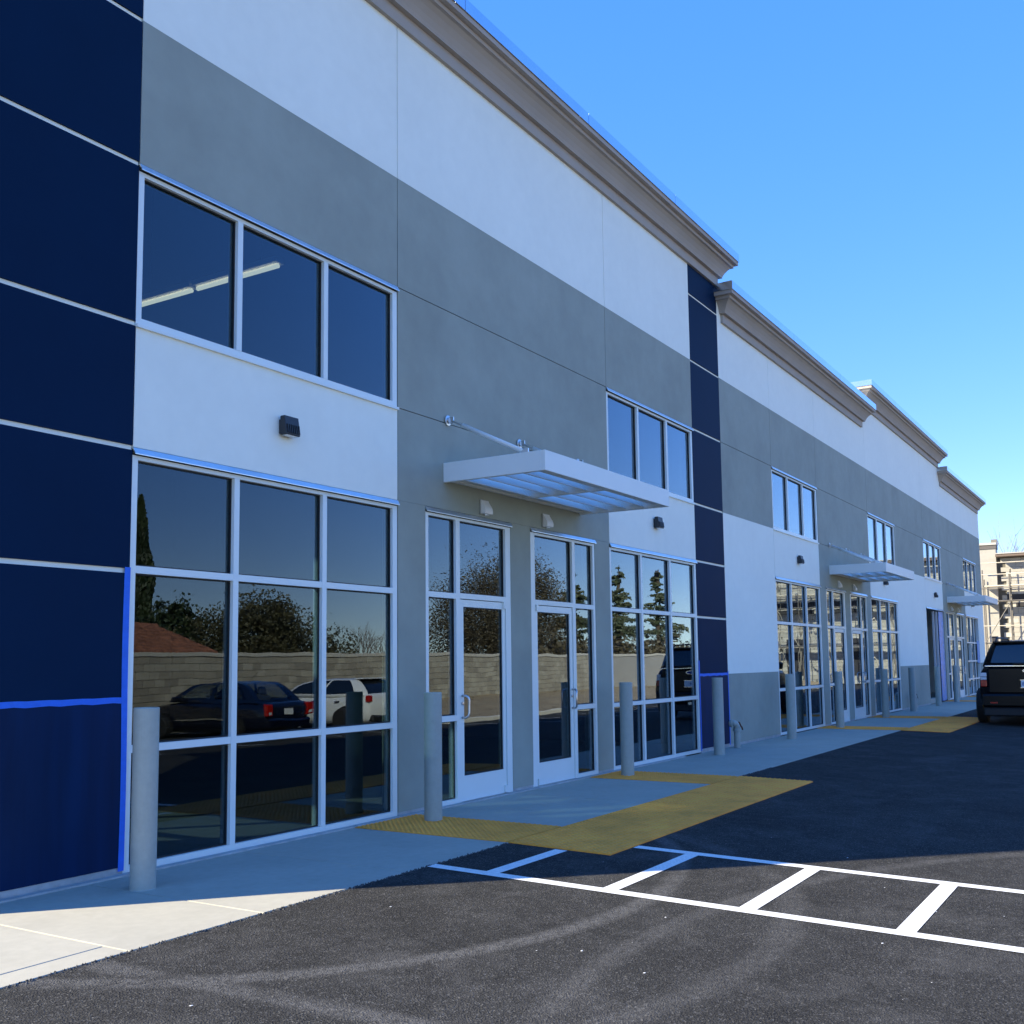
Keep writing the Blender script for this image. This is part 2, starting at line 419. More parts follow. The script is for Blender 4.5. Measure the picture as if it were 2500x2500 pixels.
# loose stones and debris (too many to count)
b = MB()
for i in range(2600):
    if i < 2100:
        x = random.uniform(2.2, 14); y = -1.693-abs(random.gauss(0, .016)); s = random.uniform(.003, .013)
    else:
        x = random.uniform(1.5, 12); y = -random.uniform(1.75, 6.2); s = random.uniform(.002, .006)
    if 7.3 < x < 12.8 and y > -2.64: continue
    z = gz(-y)
    q = [Vector((random.uniform(-1,1), random.uniform(-1,1), 0)).normalized()*s*random.uniform(.6,1) for _ in range(4)]
    q = sorted(q, key=lambda v: math.atan2(v.y, v.x))
    b.add([(x+v.x, y+v.y, z-.001) for v in q]+[(x+random.uniform(-.3,.3)*s, y, z+s*.9)], [(0,1,4),(1,2,4),(2,3,4),(3,0,4)])
o = stuff(b.build("loose_stones", mat("loose_stone", (.07,.07,.07), .9, var=.6, vscale=40))); tag(o, "loose dark asphalt crumbs along the sidewalk edge", "gravel")
b = MB()
for i in range(60):
    x = random.uniform(2.5, 9.5); y = -random.uniform(2.2, 6.2); s = random.choice((.002, .002, .003, .004, .007)); z = gz(-y)
    a = random.uniform(0, 6.28); e = random.uniform(1, 2.6)
    q = [(s*e*math.cos(a+k*1.57)*(1 if k % 2 else .5), s*math.sin(a+k*1.57)) for k in range(4)]
    b.add([(x+v[0], y+v[1], z+.001) for v in q]+[(x, y, z+s*.5)], [(0,1,4),(1,2,4),(2,3,4),(3,0,4)])
o = stuff(b.build("paper_scraps", stripe)); tag(o, "tiny pale paint chips scattered on the asphalt", "debris")

# ------------------------------------------------------------------ the building
X0, XE = 3.43, 47.2
ZW, ZU0, ZU1, ZS = 6.355, 3.982, 5.214, 3.05
bld = thing("commercial_building", "long two-storey commercial building in navy, white and grey with storefront windows", "building", (25, 0, 0))
YB = 20.0
def panel(x0, x1, z0, z1, m, jl=0, jr=0, jb=0, jt=0, y0=0., name="wall_panel"):
    g = .0006
    return B(x0+max(jl, g), x1-max(jr, g), y0, .2, z0+max(jb, g), z1-max(jt, g)).build(name, m, bld)
J = .005
def blue_column(x0, x1, ztop, reveal_top=7.48):
    zs = [1.219, 2.146, 3.049, 3.982, 5.214, 6.355, reveal_top]
    z = .055
    B(x0+.002, x1-.002, .004, .19, -.02, .054).build("concrete_base", rawcon, bld)
    for i, k in enumerate(zs+[ztop]):
        h = .018 if 0 < i < len(zs) else (0 if i == 0 else 0)
        lo = z; hi = k-(.018 if i not in (0, len(zs)) else 0)
        panel(x0, x1, lo, hi, navy2 if i == 0 else navy, name="navy_panel")
        if 0 < i < len(zs):
            B(x0+.001, x1-.001, .014, .19, k-.0178, k+.0178).build("white_reveal", white, bld)
            z = k+.018
        else: z = k
T1, T2 = 8.5, 7.9
blue_column(X0, 4.93, T1); blue_column(15.774, 17.065, T1)
def bay(x0, x1, top):
    panel(x0, x1, ZW, top, white, jl=J, jr=J); panel(x0, x1, ZU1+.006, ZW, grey, jl=J, jr=J)
    panel(x0, x1, ZS+.006, ZU0-.004, white, jl=J, jr=J)
def doorsec(x0, x1, top):
    panel(x0, x1, ZW, top, white, jl=J, jr=J)
    panel(x0, x1, ZU1+.004, ZW, grey, jl=J, jr=J)
    panel(x0, x1, ZU0+.004, ZU1-.004, grey, jl=J, jr=J)
    a0, a1, b0, b1 = x0+.455, x0+2.09, x0+2.535, x0+4.19
    panel(x0, x1, ZS+.006, ZU0-.004, grey, jl=J, jr=J)
    for p, q in ((x0, a0), (a1, b0), (b1, x1)):
        panel(p, q, .04, ZS+.0055, grey, jl=J if p == x0 else 0, jr=J if q == x1 else 0, name="wall_pier")
        B(p+.002, q-.002, .004, .19, -.02, .039).build("concrete_base", rawcon, bld)
    for xx in (x0, x1): B(xx-J+.0005, xx+J-.0005, .012, .18, 0, top).build("joint_sealant", sealant, bld)
    for zz in (ZU0, ZU1): B(x0+.006, x1-.006, .010, .18, zz-.0038, zz+.0038).build("joint_sealant", sealant, bld)
    return a0, a1, b0, b1
def blank(x0, x1, top):
    panel(x0, x1, ZW, top, white, jr=J); panel(x0, x1, ZU1+.004, ZW, grey, jr=J); panel(x0, x1, ZU0, ZU1-.004, grey, jr=J)
    panel(x0, x1, 1.219, ZU0, white, jr=J); panel(x0, x1, .04, 1.219, grey, jr=J)
    B(x0+.002, x1-.002, .004, .19, -.02, .039).build("concrete_base", rawcon, bld)
    B(x0+.004, x1-.007, .010, .18, ZU1-.0038, ZU1+.0038).build("joint_sealant", sealant, bld)
bays = [(4.93, 8.05), (12.677, 15.774), (19.81, 22.93), (27.58, 30.735), (34.91, 37.96), (42.62, 45.75)]
tops = [T1, T1, T2, T1, T1, T2]
for (a, c), t in zip(bays, tops): bay(a, c, t)
doors = [doorsec(8.05, 12.677, T1), doorsec(22.93, 27.58, T2), doorsec(37.96, 42.62, T2)]
# the middle door section spans the parapet step: raise its right end and the bay beyond
panel(27.28, 27.575, T2, T1, white)
panel(37.965, 38.15, T2, T1, white)
blank(17.065, 19.81, T2); blank(30.735, 34.91, T1); blank(45.75, XE, T2)
# body of the building behind the panels
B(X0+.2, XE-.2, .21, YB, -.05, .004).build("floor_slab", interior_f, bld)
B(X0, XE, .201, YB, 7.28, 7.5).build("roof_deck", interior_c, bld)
B(X0, XE, YB, YB+.2, -.05, T1).build("rear_wall", white, bld)
B(XE-.2, XE-.001, .201, YB-.001, -.05, T2).build("end_wall", white, bld)
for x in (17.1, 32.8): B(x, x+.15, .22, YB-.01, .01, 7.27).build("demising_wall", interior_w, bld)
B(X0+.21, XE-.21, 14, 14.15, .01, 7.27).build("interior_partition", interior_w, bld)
B(X0, 17.065, .201, .42, 7.505, T1).build("parapet_sun_block", white, bld)  # unseen strips added behind the parapet panels to block sun at their joints
B(17.066, 27.28, .201, .42, 7.505, T2).build("parapet_sun_block", white, bld)
B(27.281, 38.15, .201, .42, 7.505, T1).build("parapet_sun_block", white, bld)
B(38.151, XE, .201, .42, 7.505, T2).build("parapet_sun_block", white, bld)
# side wall towards the sun, with the same two-storey window bay
def spanel(y0, y1, z0, z1, m, nm="side_panel"): return B(X0+.001, X0+.199, y0, y1, z0, z1).build(nm, m, bld)
SY0, SY1 = 3.02, 6.12
spanel(.201, SY0, -.02, T1, navy); spanel(SY0, SY1, ZU1, T1, grey); spanel(SY0, SY1, ZS, ZU0, white); spanel(SY1, YB-.001, -.02, T1, grey)

# windows ------------------------------------------------------------
FY0, FY1, GY = .006, .115, .052
def frame_box(mb, x0, x1, z0, z1): mb.box(x0, x1, FY0, FY1, z0, z1)
def flashing(par, x0, x1, z, m=metal, h=.044):
    """bent drip cap over a window head"""
    return MB().prism([(.10, z), (-.006, z), (-.030, z-h), (-.030, z-h-.006), (-.022, z-h-.006), (.0, z-.008), (.10, z-.008)], x0, x1).build("head_flashing", m, par)
def pane(par, x0, x1, z0, z1, m=pg):
    p = B(x0, x1, GY-.003, GY+.003, z0, z1).build("pane", m, par)
    g = MB()
    for (a, c, e, f) in ((x0, x1, z0, z0+.012), (x0, x1, z1-.012, z1), (x0, x0+.012, z0+.0125, z1-.0125), (x1-.012, x1, z0+.0125, z1-.0125)):
        g.box(a+.001, c-.001, GY-.016, GY-.004, e+.001, f-.001)
    g.build("gasket", dark, par); return p
def grid(name, x0, x1, z0, z1, mx, tz, sill, head, mat_=None, holes=()):
    """glazed opening: outer frame mesh with mullions, transoms and panes below it"""
    f = MB(); jw = .05
    f.box(x0, x0+jw, FY0, FY1, z0, z1); f.box(x1-.068, x1, FY0, FY1, z0, z1)
    f.box(x0+jw, x1-.068, FY0, FY1, z0, z0+sill); f.box(x0+jw, x1-.068, FY0, FY1, z1-head, z1)
    fo = f.build(name, alu, bld)
    xs = [x0+jw]+[v for m_ in mx for v in (m_-.028, m_+.028)]+[x1-.068]
    zs = [z0+sill]+[v for t_ in tz for v in (t_-.027, t_+.027)]+[z1-head]
    for m_ in mx: B(m_-.028, m_+.028, FY0-.003, FY1-.002, z0+sill+.0005, z1-head-.0005).build("mullion", alu, fo)
    for t_ in tz:
        for i in range(0, len(xs), 2): B(xs[i]+.0005, xs[i+1]-.0005, FY0, FY1-.004, t_-.027, t_+.027).build("transom", alu, fo)
    for i in range(0, len(xs), 2):
        for j in range(0, len(zs), 2):
            if (i//2, j//2) in holes: continue
            pane(fo, xs[i], xs[i+1], zs[j], zs[j+1])
    return fo
for i, (a, c) in enumerate(bays):
    wd = c-a; m1, m2 = a+.328*wd, a+.664*wd
    up = grid("upper_window", a+.004, c-.004, ZU0, ZU1-.052, [m1, m2], [], .052, .032)
    flashing(up, a+.002, c-.002, ZU1+.001)
    B(a, c, -.022, .10, ZU0-.004-.022, ZU0-.001).build("sill", alu, up)
    if i in (4, 5): continue
    sf = grid("storefront_window", a+.004, c-.004, .008, ZS-.052, [m1, m2], [.868, 2.160], .048, .032)
    flashing(sf, a+.002, c-.002, ZS+.001)
# opening still without its storefront, and one with only part of it in place
a, c = bays[4]
uf = MB().box(a+.01, a+.05, .02, .12, .05, ZS-.06).box(c-.05, c-.01, .02, .12, .05, ZS-.06).build("opening_liner", stud, bld)
flashing(uf, a+.002, c-.002, ZS+.001)
B(c-1.55, c-1.49, .05, .11, .9, ZS-.08).build("stud", stud, uf); B(c-1.02, c-.94, .05, .11, 1.1, ZS-.08).build("stud", stud, uf)
B(c-.80, c-.06, .03, .045, .02, ZS-.07).build("film_sheet", film, uf)
B(a+.05, c-1.6, -.0, .9, .004, .16).build("concrete_step", concrete, uf)
a, c = bays[5]; wd = c-a
uf = grid("storefront_window", a+.004, c-.004, .008, ZS-.052, [a+.34*wd, a+.62*wd], [.62, 1.30, 2.0], .048, .032, holes=[(2,0),(2,1),(2,2),(2,3),(0,1),(0,2)])
flashing(uf, a+.002, c-.002, ZS+.001)
B(c-.72, c-.12, -.012, .004, 1.22, 2.1).build("foam_board", wrap, uf)
# side windows (sunlight passes through them)
def side_grid(z0, z1, tz, nm):
    f = MB(); y0, y1 = SY0, SY1; xa, xb = X0+.006, X0+.115
    f.box(xa, xb, y0, y0+.06, z0, z1).box(xa, xb, y1-.06, y1, z0, z1).box(xa, xb, y0+.06, y1-.06, z0, z0+.05).box(xa, xb, y0+.06, y1-.06, z1-.05, z1)
    fo = f.build(nm, alu, bld)
    ms = [y0+.34*(y1-y0), y0+.67*(y1-y0)]; ys = [y0+.06]+[v for m_ in ms for v in (m_-.028, m_+.028)]+[y1-.06]
    zs = [z0+.05]+[v for t_ in tz for v in (t_-.027, t_+.027)]+[z1-.05]
    for m_ in ms: B(xa-.003, xb-.002, m_-.028, m_+.028, z0+.0505, z1-.0505).build("mullion", alu, fo)
    for t_ in tz:
        for i in range(0, 6, 2): B(xa, xb-.004, ys[i]+.0005, ys[i+1]-.0005, t_-.027, t_+.027).build("transom", alu, fo)
    for i in range(0, 6, 2):
        for j in range(0, len(zs), 2): B(X0+.05, X0+.056, ys[i], ys[i+1], zs[j], zs[j+1]).build("pane", pg, fo)
side_grid(ZU0, ZU1, [], "upper_window"); side_grid(.008, ZS, [.868, 2.16], "storefront_window")

# entrances ------------------------------------------------------------
def entrance(x0, x1, mirror):
    def X(v): return x0+v if not mirror else x1-v
    def bx(a, c, y0, y1, z0, z1):
        p, q = X(a), X(c); return (min(p, q), max(p, q), y0, y1, z0, z1)
    W = x1-x0; f = MB()
    mull = .546; dl, dr = .622, W-.105
    zt = ZS-.052
    for q in (bx(0, .056, FY0, FY1, .008, zt), bx(W-.105, W, FY0, FY1, .008, zt), bx(mull, dl-.003, FY0, FY1, .008, zt),
              bx(.056, mull, FY0, FY1, zt-.03, zt), bx(dl-.003, W-.105, FY0, FY1, zt-.03, zt),
              bx(.056, mull, FY0, FY1, .008, .056)): f.box(*q)
    fo = f.build("entrance_frame", alu, bld)
    B(*bx(.0565, mull-.0005, FY0, FY1-.003, 2.130, 2.187)).build("transom", alu, fo)
    B(*bx(dl-.0025, W-.1055, FY0, FY1-.003, 2.136, 2.193)).build("transom", alu, fo)
    B(*bx(.0565, mull-.0005, FY0, FY1-.003, .853, .912)).build("transom", alu, fo)
    for (a, c, e, g) in ((.0565, mull-.0005, .056, .853), (.0565, mull-.0005, .912, 2.130), (.0565, mull-.0005, 2.187, zt-.03), (dl-.0025, W-.1055, 2.193, zt-.03)):
        q = bx(a, c, 0, 0, e, g); pane(fo, q[0], q[1], e, g)
    flashing(fo, x0-.006, x1+.006, ZS+.001, m=metal)
    # the leaf
    l = MB(); y0, y1 = FY0+.012, FY0+.062; L0, L1 = dl+.004, dr-.006
    for q in (bx(L0, L0+.068, y0, y1, .014, 2.128), bx(L1-.058, L1, y0, y1, .014, 2.128), bx(L0+.068, L1-.058, y0, y1, .014, .272), bx(L0+.068, L1-.058, y0, y1, 2.052, 2.128)): l.box(*q)
    lf = l.build("door", alu, fo)
    q = bx(L0+.068, L1-.058, 0, 0, .272, 2.052); 
    B(q[0], q[1], y0+.022, y0+.028, .272, 2.052).build("pane", pg, fo)
    g = MB()
    for (aa, cc, ee, ff) in ((q[0], q[1], .272, .284), (q[0], q[1], 2.04, 2.052), (q[0], q[0]+.012, .2845, 2.0395), (q[1]-.012, q[1], .2845, 2.0395)):
        g.box(aa+.001, cc-.001, y0+.010, y0+.021, ee+.001, ff-.001)
    g.build("gasket", dark, fo)
    hx = X(L0+.034); s = -1
    MB().path([(hx, y0, 1.11), (hx, y0-.05, 1.11), (hx+(.012 if not mirror else -.012), y0-.072, 1.09), (hx+(.02 if not mirror else -.02), y0-.076, 1.06),
               (hx+(.02 if not mirror else -.02), y0-.076, .93), (hx+(.012 if not mirror else -.012), y0-.072, .90), (hx, y0-.05, .88), (hx, y0, .88)], .0125, 10).build("handle", steel, fo, smooth=True)
    MB().lathe((hx, y0-.012, 1.03), [(.006, -.004), (.017, -.003), (.019, .006), (.019, .012)], 14, 'y').build("lock_cylinder", steel, fo)
    ph = X(L1-.03)
    for zz in (2.06, .02): B(ph-.022, ph+.022, y0-.024, y0-.001, zz, zz+.075).build("pivot_hinge", alu, fo)
    B(*bx(dl, dr, -.03, .12, .001, .012)).build("threshold", steel, fo)
    return fo
for (a0, a1, b0, b1) in doors:
    entrance(a0, a1, False); entrance(b0, b1, True)

# masking tape around the fresh paint
for (x0, x1) in ((X0+.3, 4.90), (15.776, 17.06)):
    t = MB(); n = 14
    for k in range(n):
        xa = x0+(x1-x0)*k/n; xb = x0+(x1-x0)*(k+1)/n; e = .004*math.sin(k*2.1); e2 = .004*math.sin((k+1)*2.1)
        t.add([(xa, -.002, 1.198+e), (xb, -.002, 1.198+e2), (xb, -.002, 1.240+e2*.4), (xa, -.002, 1.240+e*.4)], [(0,1,2,3)])
    t.build("masking_tape", tape, bld)
def vtape(x, z0, z1, wid=.05):
    t = MB(); n = 12
    for k in range(n):
        a = z0+(z1-z0)*k/n; c = z0+(z1-z0)*(k+1)/n
        e = lambda q: .007*math.sin(q*2.9)
        t.add([(x+e(a), -.0035, a), (x+wid+e(a)*.5, -.0035, a), (x+wid+e(c)*.5, -.0035, c), (x+e(c), -.0035, c)], [(0,1,2,3)])
    t.build("masking_tape", tape, bld)
vtape(4.885, .03, 2.17); vtape(15.755, .03, 1.45, .045); vtape(17.045, .03, 1.27, .04)

# cornices
PROF = [(.045, 0.), (.045, .150), (.105, .152), (.105, .165), (.118, .20), (.145, .25), (.185, .305), (.225, .345), (.262, .350), (.262, .400), (.325, .405), (.325, .470)]
def sweep(name, prof, x0, x1, z, dl, dr, m, par, closed_top=True):
    b = MB(); vs = []; n = len(prof)
    for (o, h) in prof:
        vs += [(x0-o, dl, z+h), (x0-o, -o, z+h), (x1+o, -o, z+h), (x1+o, dr, z+h)]
    fs = []
    for i in range(n-1):
        for k in range(3): fs.append((4*i+k, 4*i+k+1, 4*i+4+k+1, 4*i+4+k))
    # soffit and top closing faces
    vs += [(x0, dl, z), (x0, 0, z), (x1, 0, z), (x1, dr, z)]; q = 4*n
    for k in range(3): fs.append((q+k, q+k+1, k+1, k))
    h = prof[-1][1]
    vs += [(x0, dl, z+h), (x0, 0, z+h), (x1, 0, z+h), (x1, dr, z+h)]; q2 = 4*n+4; e = 4*(n-1)
    for k in range(3): fs.append((e+k, e+k+1, q2+k+1, q2+k))
    return b.add(vs, fs).build(name, m, par)
def cornice(x0, x1, z, dl, dr):
    co = sweep("cornice", PROF, x0, x1, z, dl, dr, trimgrey, bld)
    # metal coping in lengths along the front, one piece round each end
    o = .342; zt = z+.468; L0 = x0-o; n = max(2, round((x1-x0+2*o)/3.05)); st = (x1-x0+2*o)/n
    for k in range(n):
        a = L0+k*st+.004; c = L0+(k+1)*st-.004
        MB().prism([(-o, zt), (-o, zt+.145), (-o+.03, zt+.152), (.40, zt+.135), (.40, zt+.125), (-o+.012, zt+.14), (-o+.008, zt)], a, c).build("coping_cap", coping, co)
    for xx, dd, sg in ((x0-o, dl, 1), (x1+o, dr, -1)):
        MB().box(min(xx, xx+sg*.008), max(xx, xx+sg*.008), -o+.001, dd, zt+.001, zt+.144).build("coping_end", coping, co)
cornice(X0, 17.02, 7.98, YB, .42)
cornice(17.30, 27.28, 7.385, .42, .42)
cornice(27.60, 38.08, 7.98, .42, .42)
cornice(38.42, 46.95, 7.385, .42, .42)

# ceiling light behind the upper corner window
lt = thing("ceiling_light", "lit fluorescent strip light seen behind the upper window by the navy corner", "ceiling light", (7.46, 2.2, 5.5))
for k in range(3):
    y0 = 1.04+1.27*k
    B(7.40, 7.52, y0, y0+1.22, 5.50, 5.56).build("housing", whitefix, lt)
    MB().tube((7.46, y0+.02, 5.475), (7.46, y0+1.2, 5.475), .024, n=10).build("tube", lampm, lt)
for k in (1.3, 3.0): MB().tube((7.46, k, 5.56), (7.46, k, 7.28), .006, n=6).build("hanger", steel, lt)

# ------------------------------------------------------------------ wall lamps
def dark_lamp(x, label):
    t = thing("wall_lamp", label, "wall lamp", (x, 0, 3.485), "dark wall packs above the storefronts")
    B(x-.075, x+.075, -.022, -.0005, 3.425, 3.545).build("back_plate", darkfix, t)
    MB().prism([(-.0225, 3.41), (-.0225, 3.575), (-.075, 3.575), (-.098, 3.43), (-.098, 3.41)], x-.085, x+.085).build("housing", darkfix, t, bevel=.004, fixn=True)
    f = MB()
    for k in range(7):
        xx = x-.066+.022*k
        f.prism([(-.0985, 3.425), (-.0875, 3.50), (-.101, 3.50), (-.111, 3.425)], xx-.004, xx+.004)
    f.build("cooling_fins", darkfix, t, fixn=True)
    B(x-.065, x+.065, -.085, -.035, 3.4035, 3.4095).build("lens", lens, t)
wl = ["dark finned wall lamp above the storefront beside the blue-taped navy corner", "dark finned wall lamp right of the first canopy, beside the narrow navy column",
      "dark finned wall lamp on the white wall left of the second canopy", "dark finned wall lamp half hidden behind the second canopy",
      "dark finned wall lamp above the open doorway without glazing", "dark finned wall lamp peeking under the farthest canopy"]
for (a, c), lb in zip(bays, wl): dark_lamp((a+c)/2, lb)
def white_lamp(x, label, grp):
    t = thing("entry_lamp", label, "wall lamp", (x, 0, 3.16), grp)
    B(x-.085, x+.085, -.018, -.0005, 3.085, 3.245).build("back_plate", steel, t)
    n = 10; P = []
    for k in range(n+1):
        u = k/n; P.append((-.019-.055*math.sin(u*math.pi*.5)**1.5-.012*math.sin(u*math.pi), 3.24-.15*u))
    MB().prism([(-.0185, 3.24)]+P+[(-.0185, 3.09)], x-.075, x+.075).build("shade", whitefix, t, fixn=True)
    MB().lathe((x, -.03, 3.072), [(.012, 0), (.014, .006), (.014, .018)], 10).build("finial", steel, t)
nm = ["first", "second", "third"]
for i, x0 in enumerate((8.05, 22.93, 37.96)):
    can = ["of the entrance by the navy corner", "of the entrance by the parked vehicle", "of the farthest entrance"][i]
    for k, dx in enumerate((1.53, 2.89)):
        white_lamp(x0+dx, "white curved wall lamp above the %s door %s" % (["first", "second"][k], can), "white entry lamps above the doors")

# ------------------------------------------------------------------ canopies
def canopy(xc, label):
    t = thing("entrance_canopy", label, "canopy", (xc, 0, 3.34), "flat louvred canopies over the entrances")
    x0, x1 = xc-1.525, xc+1.525; y1 = -1.235; z0, z1 = 3.34, 3.545; th = .05
    B(x0, x1, y1, y1+th, z0, z1).build("fascia", canopyw, t, bevel=.003)
    for a, c in ((x0, x0+th), (x1-th, x1)): B(a, c, y1+th+.0005, -.001, z0, z1).build("side_fascia", canopyw, t, bevel=.003)
    B(x0+th+.0005, x1-th-.0005, -.055, -.004, z0+.02, z1-.04).build("wall_beam", canopyw, t)
    B(xc-.025, xc+.025, y1+th+.0005, -.056, z0+.012, z1-.03).build("cross_beam", canopyw, t)
    # lower flange of the channel frame
    fl = MB().box(x0+th, x1-th, y1+th+.0005, y1+th+.055, z0+.002, z0+.010)
    fl.build("flange", canopyw, t)
    nb = 5
    for k in range(nb):
        yc = y1+.16+k*(1.235-.26)/(nb-1)*1.0
        for (xa, xb) in ((x0+th+.001, xc-.026), (xc+.026, x1-th-.001)):
            MB().prism([(yc-.088, z0+.022), (yc-.080, z0+.018), (yc+.080, z0+.148), (yc+.072, z0+.154)], xa, xb).build("louvre_blade", canopyw, t)
    for xx in (x0+.075, xc, x1-.075):
        MB().lathe((xx, -.006, 4.012), [(.055, 0), (.055, -.012), (.03, -.016), (.03, -.03)][::-1], 16, 'y').build("wall_anchor", steel, t, fixn=True)
        B(xx-.008, xx+.008, -.085, -.03, 3.975, 4.045).build("clevis", steel, t)
        MB().tube((xx, -.06, 4.005), (xx, -.20, 3.935), .012, n=8).build("rod_end", steel, t)
        MB().tube((xx, -.20, 3.935), (xx, -.93, 3.578), .024, n=12).build("tie_rod", canopyw, t, smooth=True)
        B(xx-.01, xx+.01, -1.0, -.90, z1-.031, 3.60).build("rod_lug", steel, t)
canopy(10.345, "flat white louvred canopy over the doors between the navy corner and the narrow navy column")
canopy(25.25, "flat white louvred canopy over the second entrance, partly covering an upper window")
canopy(40.29, "flat white louvred canopy over the farthest entrance near the building end")

# ------------------------------------------------------------------ bollards
def bollard(label, x, y):
    t = thing("bollard", label, "bollard", (x, y, 0), "grey steel bollards along the storefronts")
    r = .084; h = 1.182
    MB().lathe((x, y, 0), [(r+.004, -.005), (r, .004), (r, h-.006), (r-.003, h), (r-.009, h), (r-.010, h-.012), (.02, h-.011)], 32).build("pipe", bolgrey, t, smooth=False)
    MB().lathe((x, y, 0), [(r-.011, h-.03), (r-.011, h-.010), (.03, h-.004), (.004, h-.003)], 24).build("cap", bolcap, t)
BOL = [(4.70, -.50, "grey steel bollard by the blue-taped edge of the navy corner panel"),
       (8.03, -.43, "grey steel bollard standing on yellow tactile paving before the first storefront's end"),
       (12.28, -.39, "grey steel bollard on yellow tactile paving left of the storefront by the narrow navy column"),
       (15.53, -.39, "grey steel bollard before the narrow navy column, beside the grey standpipe"),
       (19.14, -.42, "grey steel bollard before the white-over-grey wall's storefront edge"),
       (22.66, -.38, "grey steel bollard at the first yellow strip under the second canopy"),
       (26.9, -.39, "grey steel bollard past the second canopy's doors, before a storefront"),
       (30.2, -.39, "grey steel bollard beside the small standpipe on the far grey wainscot"),
       (33.7, -.44, "grey steel bollard before the open doorway with blue film"),
       (36.9, -.44, "grey steel bollard before the doors of the farthest entrance")]
for x, y, lb in BOL: bollard(lb, x, y)

# standpipes at the wall
def standpipe(x, label):
    t = thing("standpipe", label, "standpipe", (x, -.16, 0), "grey capped standpipes at the wall")
    y = -.20
    MB().lathe((x, y, 0), [(.052, -.005), (.052, .27), (.068, .275), (.068, .315), (.06, .32)], 18).build("riser", bolgrey, t)
    pts = [(x, y+.0, .32)]
    MB().path([(x, y, .315), (x-.005, y, .35), (x-.03, y+.01, .39), (x-.07, y+.03, .41), (x-.13, y+.05, .41)], .056, 14).build("elbow", bolgrey, t, smooth=True)
    MB().lathe((x-.115, y+.045, .41), [(.066, -.02), (.066, .02)], 14, 'y').build("collar", bolgrey, t)
    MB().path([(x, y-.02, .42), (x+.05, y-.03, .415), (x+.10, y-.03, .36), (x+.16, y-.03, .335), (x+.19, y-.03, .29)], .014, 6).build("chain", rust, t)
standpipe(16.86, "grey elbow standpipe with rusty chain beside the bollard at the narrow navy column")
standpipe(31.5, "grey elbow standpipe on the far grey wainscot left of the open doorway")

# ------------------------------------------------------------------ block wall, planter and kerb across the lot
WY = -17.35
bw = thing("block_wall", "long tan concrete block wall with a pale flat cap across the lot", "wall", (30, WY, -.4))
B(2, 47, WY-.19, WY-.012, -.45, 1.71).build("mortar_core", mortar, bw)
bl, bh = .406, .203
def block_mesh():
    h = bl/2-.007; k = bh/2-.006
    b = MB().box(-h, h, -.012, .10, -k, k); me = bpy.data.meshes.new("block"); me.from_pydata(b.v, [], b.f)
    bm = bmesh.new(); bm.from_mesh(me); bmesh.ops.bevel(bm, geom=[e for e in bm.edges], offset=.006, segments=1, affect='EDGES'); bm.to_mesh(me); bm.free()
    return me
BMS = []
for m_ in (cmu, cmu2, cmu3):
    q = block_mesh(); q.materials.append(m_); BMS.append(q)
rest = [MB(), MB(), MB()]; cnt = 0
for col in range(int((47-2)/bl)):
    for row in range(10):
        x = 2+bl*(col+.5)+(bl/2 if row % 2 else 0); z = -.32+bh*(row+.5)
        if x > 46.8: continue
        mi = random.choice((0, 0, 0, 1, 1, 2))
        if 17.0 < x < 29.2:
            o = bpy.data.objects.new("block", BMS[mi]); C.objects.link(o); o.parent = bw
            o.location = Vector((x, WY-.012+random.uniform(-.002, .002), z))-WL[bw.name]; o.rotation_euler = (0, 0, math.pi); cnt += 1
        else:
            h = bl/2-.007; k = bh/2-.006; rest[mi].box(x-h, x+h, WY-.10, WY, z-k, z+k)
for r_, m_ in zip(rest, (cmu, cmu2, cmu3)): stuff(r_.build("block_field", m_, bw))
for k in range(15): B(2+3*k+.003, 5+3*k-.003, WY-.24, WY+.035, 1.715, 1.835).build("cap", capc, bw, bevel=.008)
gw = thing("plain_wall", "smooth grey stucco wall with a pale cap continuing the block wall", "wall", (70, WY, -.4))
B(47.01, 72.5, WY-.19, WY, -.45, 1.715).build("wall_face", stucco_g, gw); B(47.01, 72.5, WY-.24, WY+.035, 1.716, 1.835).build("cap", capc, gw)
struct(MB().add([(25.6, -12.70, -.30), (72.5, -12.70, -.30), (72.5, -14.6, -.05), (25.6, -14.6, -.05), (72.5, WY, .14), (25.6, WY, .14), (25.6, WY, -.5), (25.6, -12.7, -.5)],
       [(0,1,2,3),(3,2,4,5),(0,3,5,6,7)]).build("planter_dirt", dirt, None))
kb = struct(B(25.3, 73, -12.69, -12.51, -.5, -.27).build("kerb", capc, None, bevel=.015))
b = MB()
for i in range(260):
    x = random.uniform(25.8, 60); Y = random.uniform(12.9, 17.1); z = -.30+(Y-12.7)*.095; s_ = random.uniform(.03, .12)
    for k in range(5):
        a = random.uniform(0, 6.28); b.add([(x, -Y, z), (x+s_*math.cos(a), -Y+s_*math.sin(a), z+s_*random.uniform(.2, .8)), (x+s_*.4*math.cos(a+.5), -Y+s_*.4*math.sin(a+.5), z+s_*.3)], [(0,1,2)])
tag(stuff(b.build("dry_weeds", leafD)), "dry brown weeds scattered on the bare planter dirt", "weeds")

